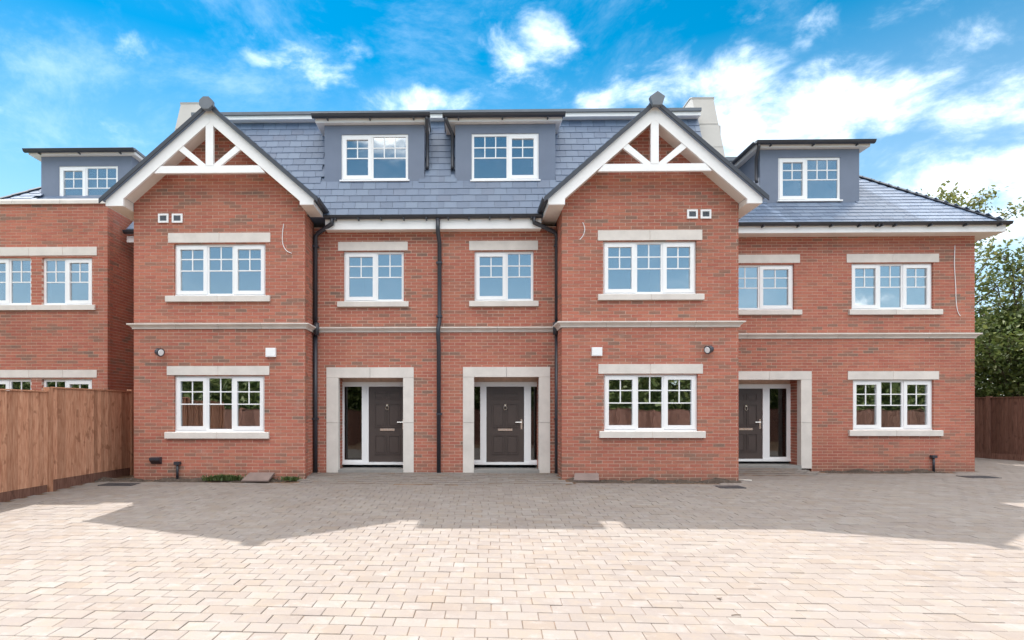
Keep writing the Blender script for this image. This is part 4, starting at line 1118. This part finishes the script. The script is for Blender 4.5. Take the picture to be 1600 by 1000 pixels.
tree('broadleaf_tree', 16.9, 20.3, 9.4, 3.3, 3.0, 4600, 'leaf_light', 'tall airy tree with sparse yellow green leaves above the hipped roof corner', 'tree', 3, .15, 26, TG, True)
tree('broadleaf_tree', 17.7, 18.8, 6.7, 2.3, 2.0, 3200, 'leaf_mid', 'open mid green tree with sky showing through it, right edge of the photo', 'tree', 21, .17, 28, TG)
tree('broadleaf_tree', 17.2, 18.4, 4.5, 2.2, .5, 11000, 'leaf_dark', 'low dense dark green tree right behind the dark brown fence', 'tree', 5, .17, 32, TG)
tree('broadleaf_tree', 15.1, 20.2, 4.5, 1.9, .3, 9000, 'leaf_dark', 'shaded bushy tree close behind the corner of the end house', 'tree', 8, .16, 30, TG)
tree('broadleaf_tree', 20.6, 22.8, 4.9, 2.7, .5, 10000, 'leaf_dark', 'farthest dark green tree at the right edge behind the fence', 'tree', 13, .18, 30, TG)
tree('broadleaf_tree', 13.0, 18.4, 6.6, 2.0, .6, 10000, 'leaf_mid', 'green tree hidden behind the end house that shades the side path', 'tree', 17, .18, 30, TG)
lm = MB(); r = random.Random(77)
for _ in range(42000):                             # the wooded edge beyond the boundary fence, one mass
    x = r.uniform(-36, 36); top = 5.2 + 1.1 * math.sin(x * .9) + .7 * math.sin(x * 2.3 + 1); y = -9.6 - abs(r.gauss(0, 1.3)); zz = r.uniform(-.6, 1) ; zz = top * (1 - (1 - r.random()) ** 1.6 * 1.05)
    c = Vector((x, y, zz - .2)); s_ = .30 * r.uniform(.6, 1.3); n = Vector((r.gauss(0, .6), r.gauss(.4, .6), r.gauss(.4, .5))).normalized()
    a = Matrix.Rotation(r.uniform(0, 6.28), 3, n) @ n.orthogonal().normalized(); b_ = n.cross(a); k = len(lm.v)
    lm.v += [tuple(c - a * s_ * .5), tuple(c + b_ * s_ * .3), tuple(c + a * s_ * .5), tuple(c - b_ * s_ * .3)]; lm.f.append((k, k + 1, k + 2, k + 3))
k0 = len(lm.v); nxh, nzh = 180, 12                # the unlit mass inside
for j in range(nzh + 1):
    for i in range(nxh + 1):
        x = -36 + 72 * i / nxh; t = j / nzh; lm.v.append((x + r.uniform(-.15, .15), -11.0 - r.uniform(0, .7) - t * t * .6, -.6 + (5.0 + .9 * math.sin(x * .9) + .6 * math.sin(x * 2.3 + 1) + r.uniform(-.25, .25)) * t))
for j in range(nzh):
    for i in range(nxh):
        a = k0 + j * (nxh + 1) + i; lm.f.append((a, a + nxh + 1, a + nxh + 2, a + 1))
hedge = lm.build('woodland_edge', 'leaf_mid', None, 'stuff'); hedge['label'] = 'dark green leafy woodland edge behind the boundary fence'

# ------------------------------------------------------------------ small things on the paving
def drain(px0, px1, py, w, d, label):
    p = ground_at((px0 + px1) / 2, py)
    root = empty('drain_cover', (p.x, p.y, p.z + .004), label, 'drain cover', 'iron drain covers set in the paving')
    x0, x1, y0, y1 = p.x - w / 2, p.x + w / 2, p.y - d / 2, p.y + d / 2
    m = MB(); t = .025; z = p.z + .006
    m.box(x0, x1, y0, y0 + t, z - .03, z + .004); m.box(x0, x1, y1 - t, y1, z - .03, z + .004); m.box(x0, x0 + t, y0 + t, y1 - t, z - .03, z + .004); m.box(x1 - t, x1, y0 + t, y1 - t, z - .03, z + .004)
    m.build('rim', 'iron', root)
    k = 9
    for i in range(k):
        a = x0 + t + (w - 2 * t) * (i + .2) / k; MB().box(a, a + (w - 2 * t) / k * .6, y0 + t, y1 - t, z - .02, z + .002).build('bar', 'iron', root)
    MB().box(x0 + t, x1 - t, y0 + t, y1 - t, z - .03, z - .021).build('base', 'iron', root)
drain(1120, 1160, 761, .46, .30, 'dark iron drain grate in the paving before the right gable bay')
drain(1506, 1552, 745.5, .60, .38, 'dark iron drain cover in front of the end house corner')
drain(160, 214, 757, .62, .34, 'dark iron drain cover beside the left fence')
def slab(px0, px1, py_top, py_bot, Y, label, lean):
    x0, z0 = U(px0, py_bot, Y - lean); x1, _ = U(px1, py_bot, Y - lean)
    m = MB().prism([(x0, Y - lean, .008), (x1, Y - lean, .008), (x1 + .02, Y - .02, .13), (x0 + .05, Y - .02, .13)], (0, -.012, .03))
    o = m.build('stone_slab', 'slab'); return tag(o, label, 'slab')
slab(377, 419, 737, 750, YB, 'loose buff paving slab propped against the left gable wall beside weeds', .34)
slab(896, 936, 736, 749, YB, 'loose buff paving slab propped against the right gable wall by the downpipe', .16)
def tuft(px, py, n, rad, hh, label, seed):
    x_, _ = U(px, py, YB - .15); p = Vector((x_, YB - .15, .03)); r = random.Random(seed); m = MB()
    for _ in range(n):
        x, y = p.x + r.gauss(0, rad), p.y + r.gauss(0, .04); a = r.uniform(0, 6.28); h = hh * r.uniform(.4, 1.1); w = .008; lx, ly = math.cos(a) * h * .6, math.sin(a) * h * .6
        k = len(m.v); c, s = -math.sin(a) * w, math.cos(a) * w
        m.v += [(x - c, y - s, p.z - .01), (x + c, y + s, p.z - .01), (x + lx * .5 + c, y + ly * .5 + s, p.z + h * .7), (x + lx * .5 - c, y + ly * .5 - s, p.z + h * .7), (x + lx, y + ly, p.z + h * .8)]
        m.f += [(k, k + 1, k + 2, k + 3), (k + 3, k + 2, k + 4)]
    o = m.build('weeds', 'grass', None, 'stuff'); o['label'] = label
tuft(352, 747, 420, .16, .12, 'green weeds growing in the bed by the propped slab', 1)
tuft(454, 747, 160, .09, .08, 'small green weeds at the right end of the left bed', 2)
tuft(330, 748, 120, .08, .07, 'low green weeds in the bed under the left window', 3)
p = ground_at(1124, 936)
m = MB(); m.prism([(p.x - .024, p.y, p.z + .004), (p.x, p.y - .011, p.z + .006), (p.x + .024, p.y + .003, p.z + .007), (p.x, p.y + .012, p.z + .004)], (0, 0, .004))
tag(m.build('dead_leaf', 'bark'), 'small brown dead leaf lying on the sunlit paving', 'leaf')
p = ground_at(1150, 962)
tag(MB().tube([p + Vector((-.035, 0, .004)), p + Vector((0, .006, .006)), p + Vector((.04, .008, .004))], .003, 5).build('twig', 'bark'), 'thin brown twig lying on the sunlit paving', 'twig')
p = ground_at(1163, 751)
tag(MB().prism([p + Vector((-.09, .05, .005)), p + Vector((-.05, .07, .005)), p + Vector((.11, -.07, .005)), p + Vector((.08, -.09, .005))], (0, 0, .02)).build('timber_offcut', 'soffit'), 'pale timber offcut lying at the right corner of the right gable bay', 'offcut')
